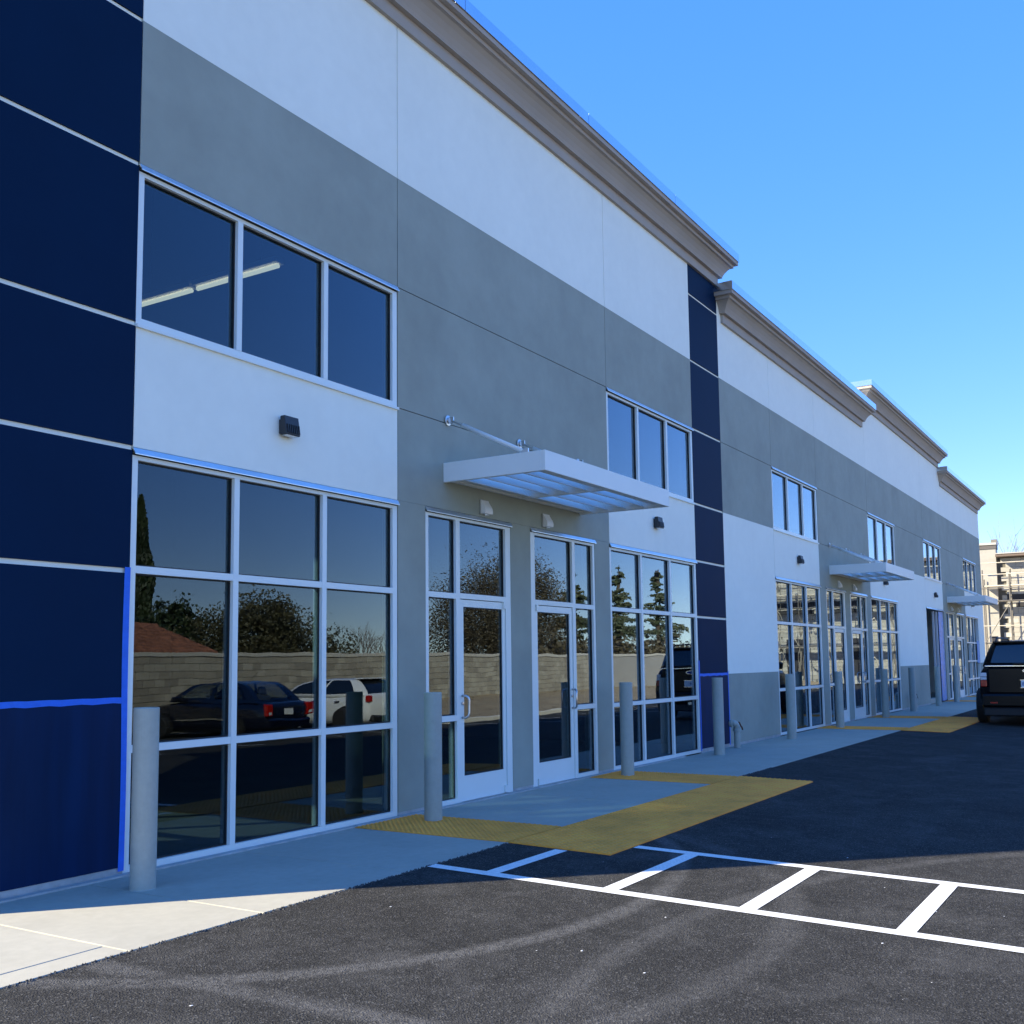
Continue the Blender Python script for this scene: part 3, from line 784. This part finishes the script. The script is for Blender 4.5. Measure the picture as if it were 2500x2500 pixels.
# ------------------------------------------------------------------ cars
def loft(rings, caps=True):
    b = MB(); n = len(rings[0]); vs = [p for r_ in rings for p in r_]; fs = []
    for i in range(len(rings)-1):
        for k in range(n): fs.append((i*n+k, i*n+(k+1) % n, (i+1)*n+(k+1) % n, (i+1)*n+k))
    if caps: fs += [tuple(range(n))[::-1], tuple(range((len(rings)-1)*n, len(rings)*n))]
    return b.add(vs, fs)
def lerp(a, c, t): return a+(c-a)*t
def car(root, st, gh, paint, wheels, wr, hollow=False, W=.85):
    """st: stations (x, half width, z bottom, z top); gh: greenhouse dict; local x forward from the rear bumper"""
    rings = []
    for (x, w_, zb, zt) in st:
        h = zt-zb
        half = [(w_*.80, zb), (w_*.95, zb+.10*h), (w_*.995, zb+.30*h), (w_, zb+.52*h), (w_*.985, zb+.74*h), (w_*.965, zb+.88*h), (w_*.90, zt-.012), (w_*.74, zt+.004), (w_*.4, zt+.018)]
        rings.append([(x, y, z) for y, z in half]+[(x, -y, z) for y, z in half[::-1]])
    loft(rings).build("body", paint, root, smooth=True, fixn=True, local=True)
    xbr, xrr, xrf, xbf, zb, zr, wb, wt = gh
    def ease(t): return 1-(1-t)**1.35
    def P(s, t):
        xr = lerp(xbr, xrr, t); xf = lerp(xbf, xrf, t); w_ = lerp(wb, wt, ease(t)**1.0)
        return xr, xf, w_, lerp(zb, zr, math.sin(t*math.pi/2)**.9)
    R_ = []
    for k in range(9):
        xr, xf, w_, z = P(0, k/8); c = .16*w_
        R_.append([(xr, -w_+c, z), (xr+c*.7, -w_, z), (lerp(xr, xf, .5), -w_*1.012, z), (xf-c*.9, -w_, z), (xf, -w_+c, z), (xf+.05, 0, z), (xf, w_-c, z), (xf-c*.9, w_, z), (lerp(xr, xf, .5), w_*1.012, z), (xr+c*.7, w_, z), (xr, w_-c, z), (xr-.03, 0, z)])
    xr, xf, w_, z = P(0, 1); cxm = (xr+xf)/2
    top = [(lerp(p[0], cxm, .35), p[1]*.55, zr+.028) for p in R_[-1]]
    g0, g1 = .10, .80
    gm_ = cg
    if not hollow: loft(R_+[top]).build("cabin", paint, root, smooth=True, fixn=True, local=True)
    else:
        gm_ = carglass; b = MB()
        loft_top = loft([R_[-1], top]); b.add(loft_top.v, loft_top.f[:-2]+[tuple(range(12, 24))])
        def quadstrip(fn, t0, t1, n=5):
            vs = [fn(lerp(t0, t1, k/n), j) for k in range(n+1) for j in (0, 1)]
            b.add(vs, [(2*k, 2*k+1, 2*k+3, 2*k+2) for k in range(n)])
        for sg in (1, -1):
            def S(t, f):
                xr, xf, w_, z = P(0, t); return (lerp(xr, xf, f), sg*w_*1.01, z)
            for f0, f1 in zip([k/6 for k in range(6)], [(k+1)/6 for k in range(6)]):
                quadstrip(lambda t, j: S(t, (f0, f1)[j]), 0, g0+.02, 2); quadstrip(lambda t, j: S(t, (f0, f1)[j]), g1-.02, 1, 3)
            for fa, fb, ga, gb in ((.0, .11, .0, .13), (.49, .545, .49, .545), (.92, 1.0, .89, 1.0)):
                quadstrip(lambda t, j: S(t, lerp((fa, fb)[j], (ga, gb)[j], t)), g0, g1)
            for fr in (0, 1):
                def E_(t, y):
                    xr, xf, w_, z = P(0, t); return ((xf if fr else xr), sg*w_*y, z)
                quadstrip(lambda t, j: E_(t, (.80, 1.01)[j]), 0, 1, 6)
        for fr in (0, 1):
            def E2(t, j):
                xr, xf, w_, z = P(0, t); return ((xf if fr else xr), (-1, 1)[j]*w_*.82, z)
            quadstrip(E2, 0, .09, 1); quadstrip(E2, .85, 1, 2)
        b.build("cabin", paint, root, smooth=False, fixn=True, local=True)
        for yy in (-.38, .38):
            for xx in (1.25, 2.2): MB().box(xx, xx+.14, yy-.24, yy+.24, .55, 1.12).box(xx+.02, xx+.12, yy-.13, yy+.13, 1.12, 1.30).build("seat", interior_w, root, local=True, bevel=.03)
    def side(sgn, a0, a1, c0, c1):     # window between fractions along the base (a) and top (c)
        b = MB(); n = 6; vs = []
        for k in range(n+1):
            t = lerp(g0, g1, k/n); xr, xf, w_, z = P(0, t)
            for f in (lerp(a0, c0, k/n), lerp(a1, c1, k/n)): vs.append((lerp(xr, xf, f), sgn*(w_*1.013+.006), z))
        b.add(vs, [(2*k, 2*k+1, 2*k+3, 2*k+2) for k in range(n)]); return b.build("side_window", gm_, root, local=True)
    for sg in (1, -1):
        side(sg, .10, .50, .12, .50); side(sg, .535, .93, .535, .90)
    def endglass(front, m=.84):
        b = MB(); vs = []; n = 6
        for k in range(n+1):
            t = lerp(.08, .86, k/n); xr, xf, w_, z = P(0, t); c = .16*w_; e = (w_-c)*.985
            x = xf+.008 if front else xr-.008; xm = xf+.058 if front else xr-.038
            vs += [(x, -e, z), (xm, 0, z), (x, e, z)]
        b.add(vs, [q for k in range(n) for q in ((3*k, 3*k+1, 3*k+4, 3*k+3), (3*k+1, 3*k+2, 3*k+5, 3*k+4))])
        return b.build("windscreen" if front else "rear_window", gm_, root, local=True, smooth=True)
    endglass(True); endglass(False)
    for (wx, wy) in [(x, s_) for x in wheels for s_ in (1, -1)]:
        yy = wy*(W-.015)
        ar = MB(); n = 22; R2 = wr*1.16
        vs = [(wx, wy*(W*1.0+.004), wr)]+[(wx+R2*math.cos(2*math.pi*k/n), wy*(W*1.0+.004), max(.16, wr+R2*math.sin(2*math.pi*k/n))) for k in range(n)]
        ar.add(vs, [(0, 1+k, 1+(k+1) % n) for k in range(n)]).build("wheel_arch", dark, root, local=True)
        ty = MB().lathe((wx, wy*(W+.010), wr), [(wr*.62, -.02*1), (wr*.66, .006), (wr*.9, .008), (wr*.99, -.01), (wr, -.05), (wr, -.17), (wr*.9, -.2)] if wy < 0 else [(wr*.62, .02), (wr*.66, -.006), (wr*.9, -.008), (wr*.99, .01), (wr, .05), (wr, .17), (wr*.9, .2)], 26, 'y')
        if True:
            # shift so that the outer face is proud of the arch
            ty.v = [(a, c+(.0 if wy > 0 else 0), e) for a, c, e in ty.v]
        to = ty.build("wheel", tyre, root, local=True, smooth=False)
        rb = MB()
        for k in range(5):
            a = 2*math.pi*k/5+.3; rb.obox((wx, wy*(W+.014), wr), (wx+wr*.62*math.cos(a), wy*(W+.014), wr+wr*.62*math.sin(a)), .02, wr*.26)
        rb.lathe((wx, wy*(W+.012), wr), [(wr*.17, -.006), (wr*.17, .008)], 12, 'y'); rb.build("rim", rim, to, local=True)
def pt(root, nm, m, *boxes, bevel=0.):
    b = MB()
    for q in boxes: b.box(*q)
    return b.build(nm, m, root, local=True, bevel=bevel)

# dark navy sedan, nose to the block wall
sd = thing("sedan", "dark navy four-door sedan parked nose-in to the tan block wall", "car", (19.33, -12.15, -.402))
car(sd, [(0, .62, .42, .84), (.05, .71, .32, .92), (.18, .79, .24, .955), (.6, .85, .19, .965), (1.6, .86, .17, .955), (2.6, .86, .17, .945), (3.2, .85, .18, .93), (3.8, .83, .19, .86), (4.2, .77, .21, .77), (4.38, .68, .27, .69), (4.45, .58, .36, .60)],
    (.34, 1.22, 2.35, 3.42, .935, 1.43, .80, .58), navypaint, (.95, 3.55), .31, hollow=True, W=.855)
for sg in (1, -1):
    pt(sd, "tail_lamp", redl, (-.018, .12, sg*.70-.115*(1 if sg > 0 else 1)+.0, sg*.70+.115, .62, .93), bevel=.02)
    pt(sd, "tail_lamp_inset", clearl, (-.024, .02, sg*.70-.05, sg*.70+.05, .66, .73))
    pt(sd, "door_mirror", navypaint, (2.95, 3.08, sg*.95-.10, sg*.95+.10, .95, 1.08), bevel=.03)
    pt(sd, "door_handle", navypaint, (1.55, 1.70, sg*.87-.012, sg*.87+.012, .83, .86), (2.45, 2.60, sg*.87-.012, sg*.87+.012, .82, .85))
    pt(sd, "side_trim", chrome, (.95, 3.2, sg*.868-.006, sg*.868+.006, .50, .53))
    pt(sd, "head_lamp", clearl, (4.18, 4.34, sg*.62-.12, sg*.62+.12, .62, .74), bevel=.02)
pt(sd, "licence_plate", platem, (-.020, .01, -.15, .15, .66, .81)); pt(sd, "rear_bumper", navypaint, (-.05, .16, -.74, .74, .30, .56), bevel=.05)
MB().tube((1.45, 0, 1.45), (1.10, .0, 1.68), .006, n=6).build("antenna", dark, sd, local=True)
sd.rotation_euler = (0, 0, R(-90))

# white hatchback
wh = thing("hatchback", "white hatchback parked beside the dark navy sedan", "car", (23.45, -12.35, -.402))
car(wh, [(0, .68, .38, .92), (.06, .78, .30, 1.0), (.2, .85, .24, 1.02), (.8, .88, .19, 1.0), (2.0, .885, .17, .96), (2.9, .88, .18, .93), (3.4, .85, .19, .87), (3.9, .78, .22, .76), (4.1, .66, .30, .64), (4.16, .55, .36, .56)],
    (.10, .75, 2.2, 3.3, .94, 1.44, .83, .58), whitepaint, (.82, 3.35), .32, W=.88)
for sg in (1, -1):
    pt(wh, "tail_lamp", redl, (-.015, .12, sg*.72-.11, sg*.72+.11, .78, .98), bevel=.02)
    pt(wh, "door_mirror", dark, (2.70, 2.84, sg*.97-.10, sg*.97+.10, .95, 1.09), bevel=.03)
    pt(wh, "door_handle", dark, (1.05, 1.20, sg*.89-.014, sg*.89+.014, .80, .84), (1.95, 2.10, sg*.89-.014, sg*.89+.014, .80, .84))
    pt(wh, "head_lamp", clearl, (3.85, 4.0, sg*.62-.12, sg*.62+.12, .60, .72), bevel=.02)
pt(wh, "licence_plate", platem, (-.02, .01, -.15, .15, .62, .77)); pt(wh, "rear_bumper", dark, (-.04, .14, -.70, .70, .28, .46), bevel=.04)
pt(wh, "roof_spoiler", whitepaint, (.42, .72, -.55, .55, 1.44, 1.475), bevel=.01)
wh.rotation_euler = (0, 0, R(-90))

# the black SUV on the road, rear towards us
sv = thing("suv", "large black sport utility vehicle with roof rails standing on the shaded asphalt", "car", (25.0, -3.80, gz(3.8)))
car(sv, [(0, .955, .36, 1.18), (.05, .99, .30, 1.27), (.2, 1.005, .28, 1.30), (1.0, 1.01, .29, 1.30), (2.6, 1.01, .29, 1.29), (3.9, 1.0, .30, 1.24), (4.6, .98, .31, 1.20), (5.05, .92, .34, 1.12), (5.2, .84, .40, .98), (5.25, .75, .46, .88)],
    (.05, .30, 3.15, 3.95, 1.29, 1.83, .925, .70), blackpaint, (1.15, 4.25), .40, W=.978)
for sg in (1, -1):
    t_ = pt(sv, "tail_lamp", redl, (-.035, .10, sg*.895-.062, sg*.895+.062, .86, 1.00), bevel=.012)
    pt(sv, "reverse_lamp", clearl, (-.036, .10, sg*.895-.062, sg*.895+.062, 1.005, 1.065), (-.036, .10, sg*.895-.062, sg*.895+.062, 1.075, 1.16), bevel=.008)
    MB().path([(.42, sg*.66, 1.845), (.55, sg*.66, 1.915), (1.3, sg*.67, 1.93), (2.6, sg*.67, 1.93), (2.85, sg*.66, 1.85)], .018, 8).build("roof_rail", dark, sv, local=True)
    pt(sv, "door_mirror", dark, (3.30, 3.48, sg*1.14-.12, sg*1.14+.12, 1.24, 1.44), bevel=.04)
    pt(sv, "door_handle", chrome, (1.9, 2.1, sg*1.018-.01, sg*1.018+.01, 1.10, 1.13), (2.9, 3.1, sg*1.018-.01, sg*1.018+.01, 1.10, 1.13))
    pt(sv, "reflector", redl, (-.072, .02, sg*.70-.07, sg*.70+.07, .50, .53))
pt(sv, "chrome_strip", chrome, (-.022, .03, -.86, .86, 1.292, 1.318), bevel=.005)
pt(sv, "rear_bumper", blackpaint, (-.07, .18, -.95, .95, .42, .70), bevel=.04)
pt(sv, "rear_valance", dark, (-.03, .20, -.93, .93, .22, .42), bevel=.03)
pt(sv, "tailgate_panel", blackpaint, (-.018, .05, -.80, .80, .72, 1.26), bevel=.02)
pl = pt(sv, "licence_plate", platem, (-.040, -.0185, -.155, .155, .845, .995))
pt(sv, "plate_frame", chrome, (-.036, -.0188, -.17, .17, .83, .8445), (-.036, -.0188, -.17, .17, .9955, 1.01))
tx = bpy.data.curves.new("plate_text", 'FONT'); tx.body = "8PH"; tx.size = .10; tx.extrude = .001; tx.align_x = 'LEFT'; tx.align_y = 'CENTER'
tx.materials.append(plateb); tmp = bpy.data.objects.new("plate_text", tx); C.objects.link(tmp)
dg = bpy.context.evaluated_depsgraph_get(); tme = bpy.data.meshes.new_from_object(tmp.evaluated_get(dg)); bpy.data.objects.remove(tmp)
to = bpy.data.objects.new("plate_text", tme); C.objects.link(to); to.parent = sv; to.location = (-.0425, .138, .915); to.rotation_euler = (R(90), 0, R(-90))
em = MB(); n = 24
em.add([(-.024, .115*math.cos(2*math.pi*k/n), 1.20+.046*math.sin(2*math.pi*k/n)) for k in range(n)]+[(-.006, .115*math.cos(2*math.pi*k/n), 1.20+.046*math.sin(2*math.pi*k/n)) for k in range(n)],
       [tuple(range(n))]+[(k, (k+1) % n, n+(k+1) % n, n+k) for k in range(n)]).build("emblem_ring", chrome, sv, local=True, fixn=True)
em = MB(); em.add([(-.026, .095*math.cos(2*math.pi*k/n), 1.20+.036*math.sin(2*math.pi*k/n)) for k in range(n)]+[(-.0241, .095*math.cos(2*math.pi*k/n), 1.20+.036*math.sin(2*math.pi*k/n)) for k in range(n)],
       [tuple(range(n))]+[(k, (k+1) % n, n+(k+1) % n, n+k) for k in range(n)]).build("emblem_field", plateb, sv, local=True, fixn=True)
pt(sv, "hitch_receiver", steel, (-.16, -.02, -.04, .04, .40, .47)); pt(sv, "wiper", dark, (-.03, .0, -.35, .30, 1.345, 1.365))
pt(sv, "rear_spoiler", blackpaint, (.16, .42, -.70, .70, 1.80, 1.845), bevel=.015)

# ------------------------------------------------------------------ trees
def rnd(a, c): return random.uniform(a, c)
def leaf(b, p, s, drop=0):
    u = Vector((rnd(-1,1), rnd(-1,1), rnd(-1,1)-drop)).normalized(); v = u.cross(Vector((rnd(-1,1), rnd(-1,1), rnd(-1,1)))).normalized()
    n = len(b.v); u *= s; v *= s*.55
    b.v += [tuple(p-u*.5), tuple(p+v*.5), tuple(p+u*.5), tuple(p-v*.5)]; b.f.append((n, n+1, n+2, n+3))
def tree(name, label, x, y, z0, h, crown, nleaf, ls, lm, trunk_r=.18, group="trees beyond the block wall", barkm=None, nb=9):
    t = thing(name, label, "tree", (x, y, z0), group)
    tb = MB(); bt = h*.45
    pts = [Vector((x+rnd(-.1,.1)*k, y+rnd(-.1,.1)*k, z0+bt*k/3)) for k in range(4)]
    for k in range(3): tb.tube(pts[k], pts[k+1], trunk_r*(1-.2*k), trunk_r*(.8-.2*k), 8, False)
    b = MB(); C0 = []
    for (dx, dy, dz, rx, rz) in crown:
        c = Vector((x+dx, y+dy, z0+dz)); C0.append((c, rx, rz))
        tb.tube(pts[2], c-Vector((0,0,rz*.3)), trunk_r*.4, .03, 6, False)
        for k in range(nb):
            a = rnd(0, 6.28); e = c+Vector((math.cos(a)*rx*.8, math.sin(a)*rx*.8, rnd(-.5, .9)*rz)); tb.tube(c-Vector((0,0,rz*.4)), e, .03, .008, 4, False)
    tot = sum(rx*rx*rz for _, rx, rz in C0)
    for c, rx, rz in C0:
        n = int(nleaf*rx*rx*rz/tot); ncl = max(10, n//28)
        for q in range(ncl):
            d_ = Vector((random.gauss(0,1), random.gauss(0,1), random.gauss(0,1))).normalized()*(rnd(.55, 1.05) if random.random() < .82 else rnd(1.05, 1.4))
            cc = c+Vector((d_.x*rx, d_.y*rx, d_.z*rz)); sp = rnd(.10, .24)*rx
            for _ in range(28): leaf(b, cc+Vector((random.gauss(0,sp), random.gauss(0,sp), random.gauss(0,sp*.8))), ls*rnd(.6, 1.3))
    tb.build("trunk", barkm or bark, t); b.build("crown", lm, t)
    return t
# cypress
t = thing("cypress_tree", "tall narrow dark cypress behind the tiled roof", "tree", (30.6, -32, -.4))
tb = MB().tube((30.6, -32, -.4), (30.6, -32, 8), .18, .04, 8, False); tb.build("trunk", bark, t)
b = MB()
for k in range(7000):
    f = random.random(); z = -.2+9.3*f; rad = .95*(1-f)**.55*min(1, f*6+.25)*(.85+.15*math.sin(f*23))
    a = rnd(0, 6.28); q = rad*math.sqrt(rnd(.45, 1)); leaf(b, Vector((30.6+q*math.cos(a), -32+q*math.sin(a), z)), .30, -2)
b.build("crown", leafA, t)
tree("pine_tree", "dark rounded pine beside the tiled roof", 31.2, -30.5, -.4, 4.8, [(-.9,0,2.6,1.3,1.3),(0,.2,3.6,1.1,1.0),(.5,0,2.4,1.6,1.5),(-.2,0,4.1,.7,.6)], 11000, .2, leafA)
tree("broadleaf_tree", "loose olive broadleaf tree right of the dark pine", 32.6, -27.5, -.4, 5, [(-1.6,0,2.3,1.4,1.5),(0,0,3.0,1.5,1.6),(1.5,.2,2.9,1.4,1.7),(2.6,0,2.2,1.2,1.3),(.6,.4,3.9,1.0,.8),(2.0,.1,4.0,.8,.8)], 24000, .15, leafB, nb=14)
tree("broadleaf_shrub", "low olive shrub peeking over the wall beside the bare saplings", 37.4, -27, -.4, 3.6, [(0,0,2.0,1.2,1.2),(-1.3,0,2.2,1.2,1.2),(.9,0,1.6,.9,.9)], 8000, .14, leafB)
def bare(x, y, z0, h, label, n0=3, r0=.06, grp="bare winter trees"):
    t = thing("bare_tree", label, "tree", (x, y, z0), grp); tb = MB()
    def grow(p, d_, L, r_, lv):
        e = p+d_*L; tb.tube(p, e, r_, r_*.65, 5 if lv < 2 else 3, False)
        if lv >= 4: return
        for k in range(3 if lv < 3 else 2):
            nd = (d_+Vector((rnd(-.6,.6), rnd(-.6,.6), rnd(-.1,.5)))).normalized(); grow(e-d_*L*rnd(0,.3), nd, L*rnd(.6,.85), r_*.6, lv+1)
    for k in range(n0): grow(Vector((x, y, z0)), Vector((rnd(-.2,.2), rnd(-.2,.2), 1)).normalized(), h*.34, r0, 0)
    tb.build("branches", barkgrey, t)
bare(49.0, -35, -.4, 4.6, "bare winter sapling beyond the wall, left of two"); bare(52.5, -36, -.4, 4.2, "bare winter sapling beyond the wall, right of two")
tree("oak_tree", "broad brown-green oak towering behind the wall", 79, -45, -.5, 11, [(-4,0,5.5,3.2,2.8),(0,0,7,4.2,3.6),(3,1,9,3.2,2.6),(4.5,0,5,3.8,3.4),(-1,0,3.2,4.5,2.5),(8.5,0,7.2,3.0,2.8),(8,0,3.6,3.4,2.6)], 70000, .2, leafD, .4, nb=16)
def cedar(x, y, z0, h, label):
    t = thing("cedar_tree", label, "tree", (x, y, z0), "tiered cedars beyond the wall"); tb = MB(); b = MB()
    tb.tube((x, y, z0), (x, y, z0+h), .35, .04, 8, False)
    for k in range(95):
        f = random.random()**1.15; z = z0+h*(.14+.84*f); L = (h*.36*(1-f)**.75+.45)*(.72+.28*math.sin(f*21+h))
        a = rnd(0, 6.28); l = L*rnd(.55, 1.12); d_ = Vector((math.cos(a), math.sin(a), rnd(-.05, .16))); p0 = Vector((x, y, z)); dr_ = rnd(.10, .26)
        pts_ = [p0+d_*l*s_+Vector((0,0,-dr_*l*s_*s_+.1*l*s_)) for s_ in (0, .35, .7, 1)]
        for i in range(3): tb.tube(pts_[i], pts_[i+1], .06*(1-i*.3), .05*(1-i*.3), 4, False)
        for i in range(int(46*l)):
            s_ = rnd(.15, 1.0); p = p0+d_*l*s_+Vector((0,0,-dr_*l*s_*s_+.1*l*s_)); sd_ = Vector((-d_.y, d_.x, 0))*random.gauss(0, .15*l)
            leaf(b, p+sd_+Vector((0,0,-abs(random.gauss(0,.14))*l*.6)), .34, .8)
    tb.build("trunk", bark, t); b.build("crown", leafC, t)
cedar(92, -43.5, -.5, 11.2, "slender tiered cedar next to the broad oak"); cedar(105, -45, -.5, 12.6, "dense tiered cedar in the middle of the cedar row"); cedar(117, -45.5, -.5, 13.0, "wide tiered cedar at the far end of the cedar row")
tree("hedge_shrub", "long low brown hedge under the cedars", 88, -34, -.5, 4, [(k*4.5-16, rnd(-1,1), 1.8, 2.8, 1.9) for k in range(11)], 14000, .4, leafD, group=None)

# house with a clay tile roof
hs_ = thing("house", "low stucco house with a red clay tile gable roof beyond the wall", "house", (24.5, -27.5, -.4))
HX0, HX1, HY, HR, HE = 19.0, 28.0, -24.2, 3.0, 1.95
B(19.6, 27.6, -30.4, -24.8, -.4, 1.98).build("wall", housew, hs_)
MB().add([(19.6,-24.8,1.98),(27.6,-24.8,1.98),(27.6,-30.4,1.98),(19.6,-30.4,1.98),(27.6,-27.6,2.95),(19.6,-27.6,2.95)], [(1,2,4),(0,5,3)]).build("gable", housew, hs_)
for sgn in (1, -1):
    b = MB(); n = 44
    for r_ in range(8):
        for k in range(n):
            x = HX0+(HX1-HX0)*(k+.5)/n; f0, f1 = r_/8, (r_+1)/8+.03
            ya, yb = -27.6+sgn*3.35*f0, -27.6+sgn*3.35*f1; za, zb_ = 3.06-1.12*f0, 3.06-1.12*f1+.02
            w_ = (HX1-HX0)/n*.5
            b.add([(x-w_, ya, za), (x-w_*.4, ya, za+.07), (x+w_*.4, ya, za+.07), (x+w_, ya, za), (x-w_, yb, zb_), (x-w_*.4, yb, zb_+.08), (x+w_*.4, yb, zb_+.08), (x+w_, yb, zb_)], [(0,4,5,1),(1,5,6,2),(2,6,7,3),(4,7,6,5)])
    stuff(b.build("roof_tiles", tile, hs_))
MB().prism([(-27.75, 3.05), (-27.6, 3.2), (-27.45, 3.05)], HX0, HX1).build("ridge", tile, hs_)
for sgn in (1, -1): MB().obox((HX1-.05, -27.6, 3.0), (HX1-.05, -27.6+sgn*3.3, 1.9), .05, .16).build("bargeboard", whitefix, hs_)
B(21, 22.4, -24.79, -24.74, .4, 1.5).build("window", cg, hs_); B(24.5, 25.9, -24.79, -24.74, .4, 1.5).build("window", cg, hs_)

# ------------------------------------------------------------------ masonry building under scaffolding at the end of the lot
XM = 74.0; YP = 2.6; YS = -21.0
mb_ = thing("masonry_building", "unfinished tan masonry building behind scaffolding at the end of the lot", "building", (XM, -9, -.3))
def zz(z62): return 1.4526+(z62-1.4526)*XM/62
rows = 0
B(XM+.12, XM+18, YS, 14, -.4, zz(6.79)).build("core_wall", mortar, mb_)
b = MB(); z = -.3
pr = MB()
while z < zz(6.62):
    y = YS+(.3 if rows % 2 else 0)
    while y < YP-.6:
        (b if (rows*7+int(y*3)) % 5 else pr).box(XM, XM+.119, y+.006, y+.594, z+.006, z+.294); y += .6
    z += .3; rows += 1
stuff(b.build("masonry_courses", tan, mb_)); stuff(pr.build("masonry_courses", tan2, mb_))
B(XM-.25, XM+.5, YP, YP+4, -.4, zz(7.28)).build("corner_pier", tan, mb_); B(XM-.30, XM+.55, YP-.04, YP+4.1, zz(7.285), zz(7.5)).build("pier_band", mat("dark_parapet_band", (.10,.09,.085), .8), mb_); B(XM-.36, XM+.6, YP-.06, YP+4.2, zz(7.505), zz(7.62)).build("pier_coping", tan2, mb_)
B(XM-.28, XM-.08, YP-.10, YP+.25, zz(7.625), zz(7.80)).build("vent_stub", tube, mb_)
B(XM-1.0, XM+18, YS-.2, YP-.05, zz(6.80), zz(6.93)).build("roof_edge", mat("fascia_brown", (.15,.11,.085), .8), mb_)
B(XM-1.05, XM+18.1, YS-.3, YP-.1, zz(6.935), zz(6.985)).build("roof_sheet", tan2, mb_)
for k in range(6):
    y = 1.9-4.0*k
    B(XM-.03, XM-.002, y-3.2, y+.2, zz(4.47), zz(4.80)).build("window_opening", gapm, mb_)
    B(XM-.03, XM-.002, y-3.2, y-.3, zz(4.10), zz(4.33)).build("window_opening", gapm, mb_)
    B(XM-.03, XM-.002, y-2.4, y-.9, .3, zz(2.62)).build("door_opening", gapm, mb_)
B(XM-.28, XM-.252, YP+.15, YP+.5, .5, zz(2.55)).build("door_opening", gapm, mb_)
sc_ = thing("scaffolding", "metal tube scaffolding with plank decks in front of the masonry building", "scaffolding", (XM-2, -9, -.35))
ys = [YP+.75-1.55*k for k in range(16)]
for i, y in enumerate(ys):
    for x in (XM-1.15, XM-.45):
        MB().tube((x, y, -.36), (x, y, zz(6.0)+rnd(-.5,.3)), .04, n=6).build("post", tube, sc_)
for z, pm in ((zz(2.2), tube), (zz(3.09), plank), (zz(4.42), tube), (zz(5.10), tube), (zz(5.84), plank), (zz(6.46), plank)):
    MB().tube((XM-1.19, ys[0]+.6, z), (XM-1.19, ys[-1]-.3, z), .032, n=6).build("ledger", pm, sc_)
for z in (zz(2.1), zz(4.38), zz(5.20)):
    for k in range(5): B(XM-1.12, XM-.5, ys[3*k+3]+.02, ys[3*k]-.02, z, z+.08).build("plank", plank, sc_)
for k in range(0, 15, 2):
    for (za, zb2) in ((-.3, zz(2.1)), (zz(2.2), zz(4.3))):
        MB().tube((XM-1.22, ys[k], za), (XM-1.22, ys[k+1], zb2), .026, n=5).build("brace", tube, sc_)
bare(XM+24, 4.4, -.4, 12.8, "bare winter tree rising behind the masonry building", 5, .085)
bare(XM+27, 1.2, -.4, 13.2, "second bare winter tree behind the masonry building's roof", 5, .085)
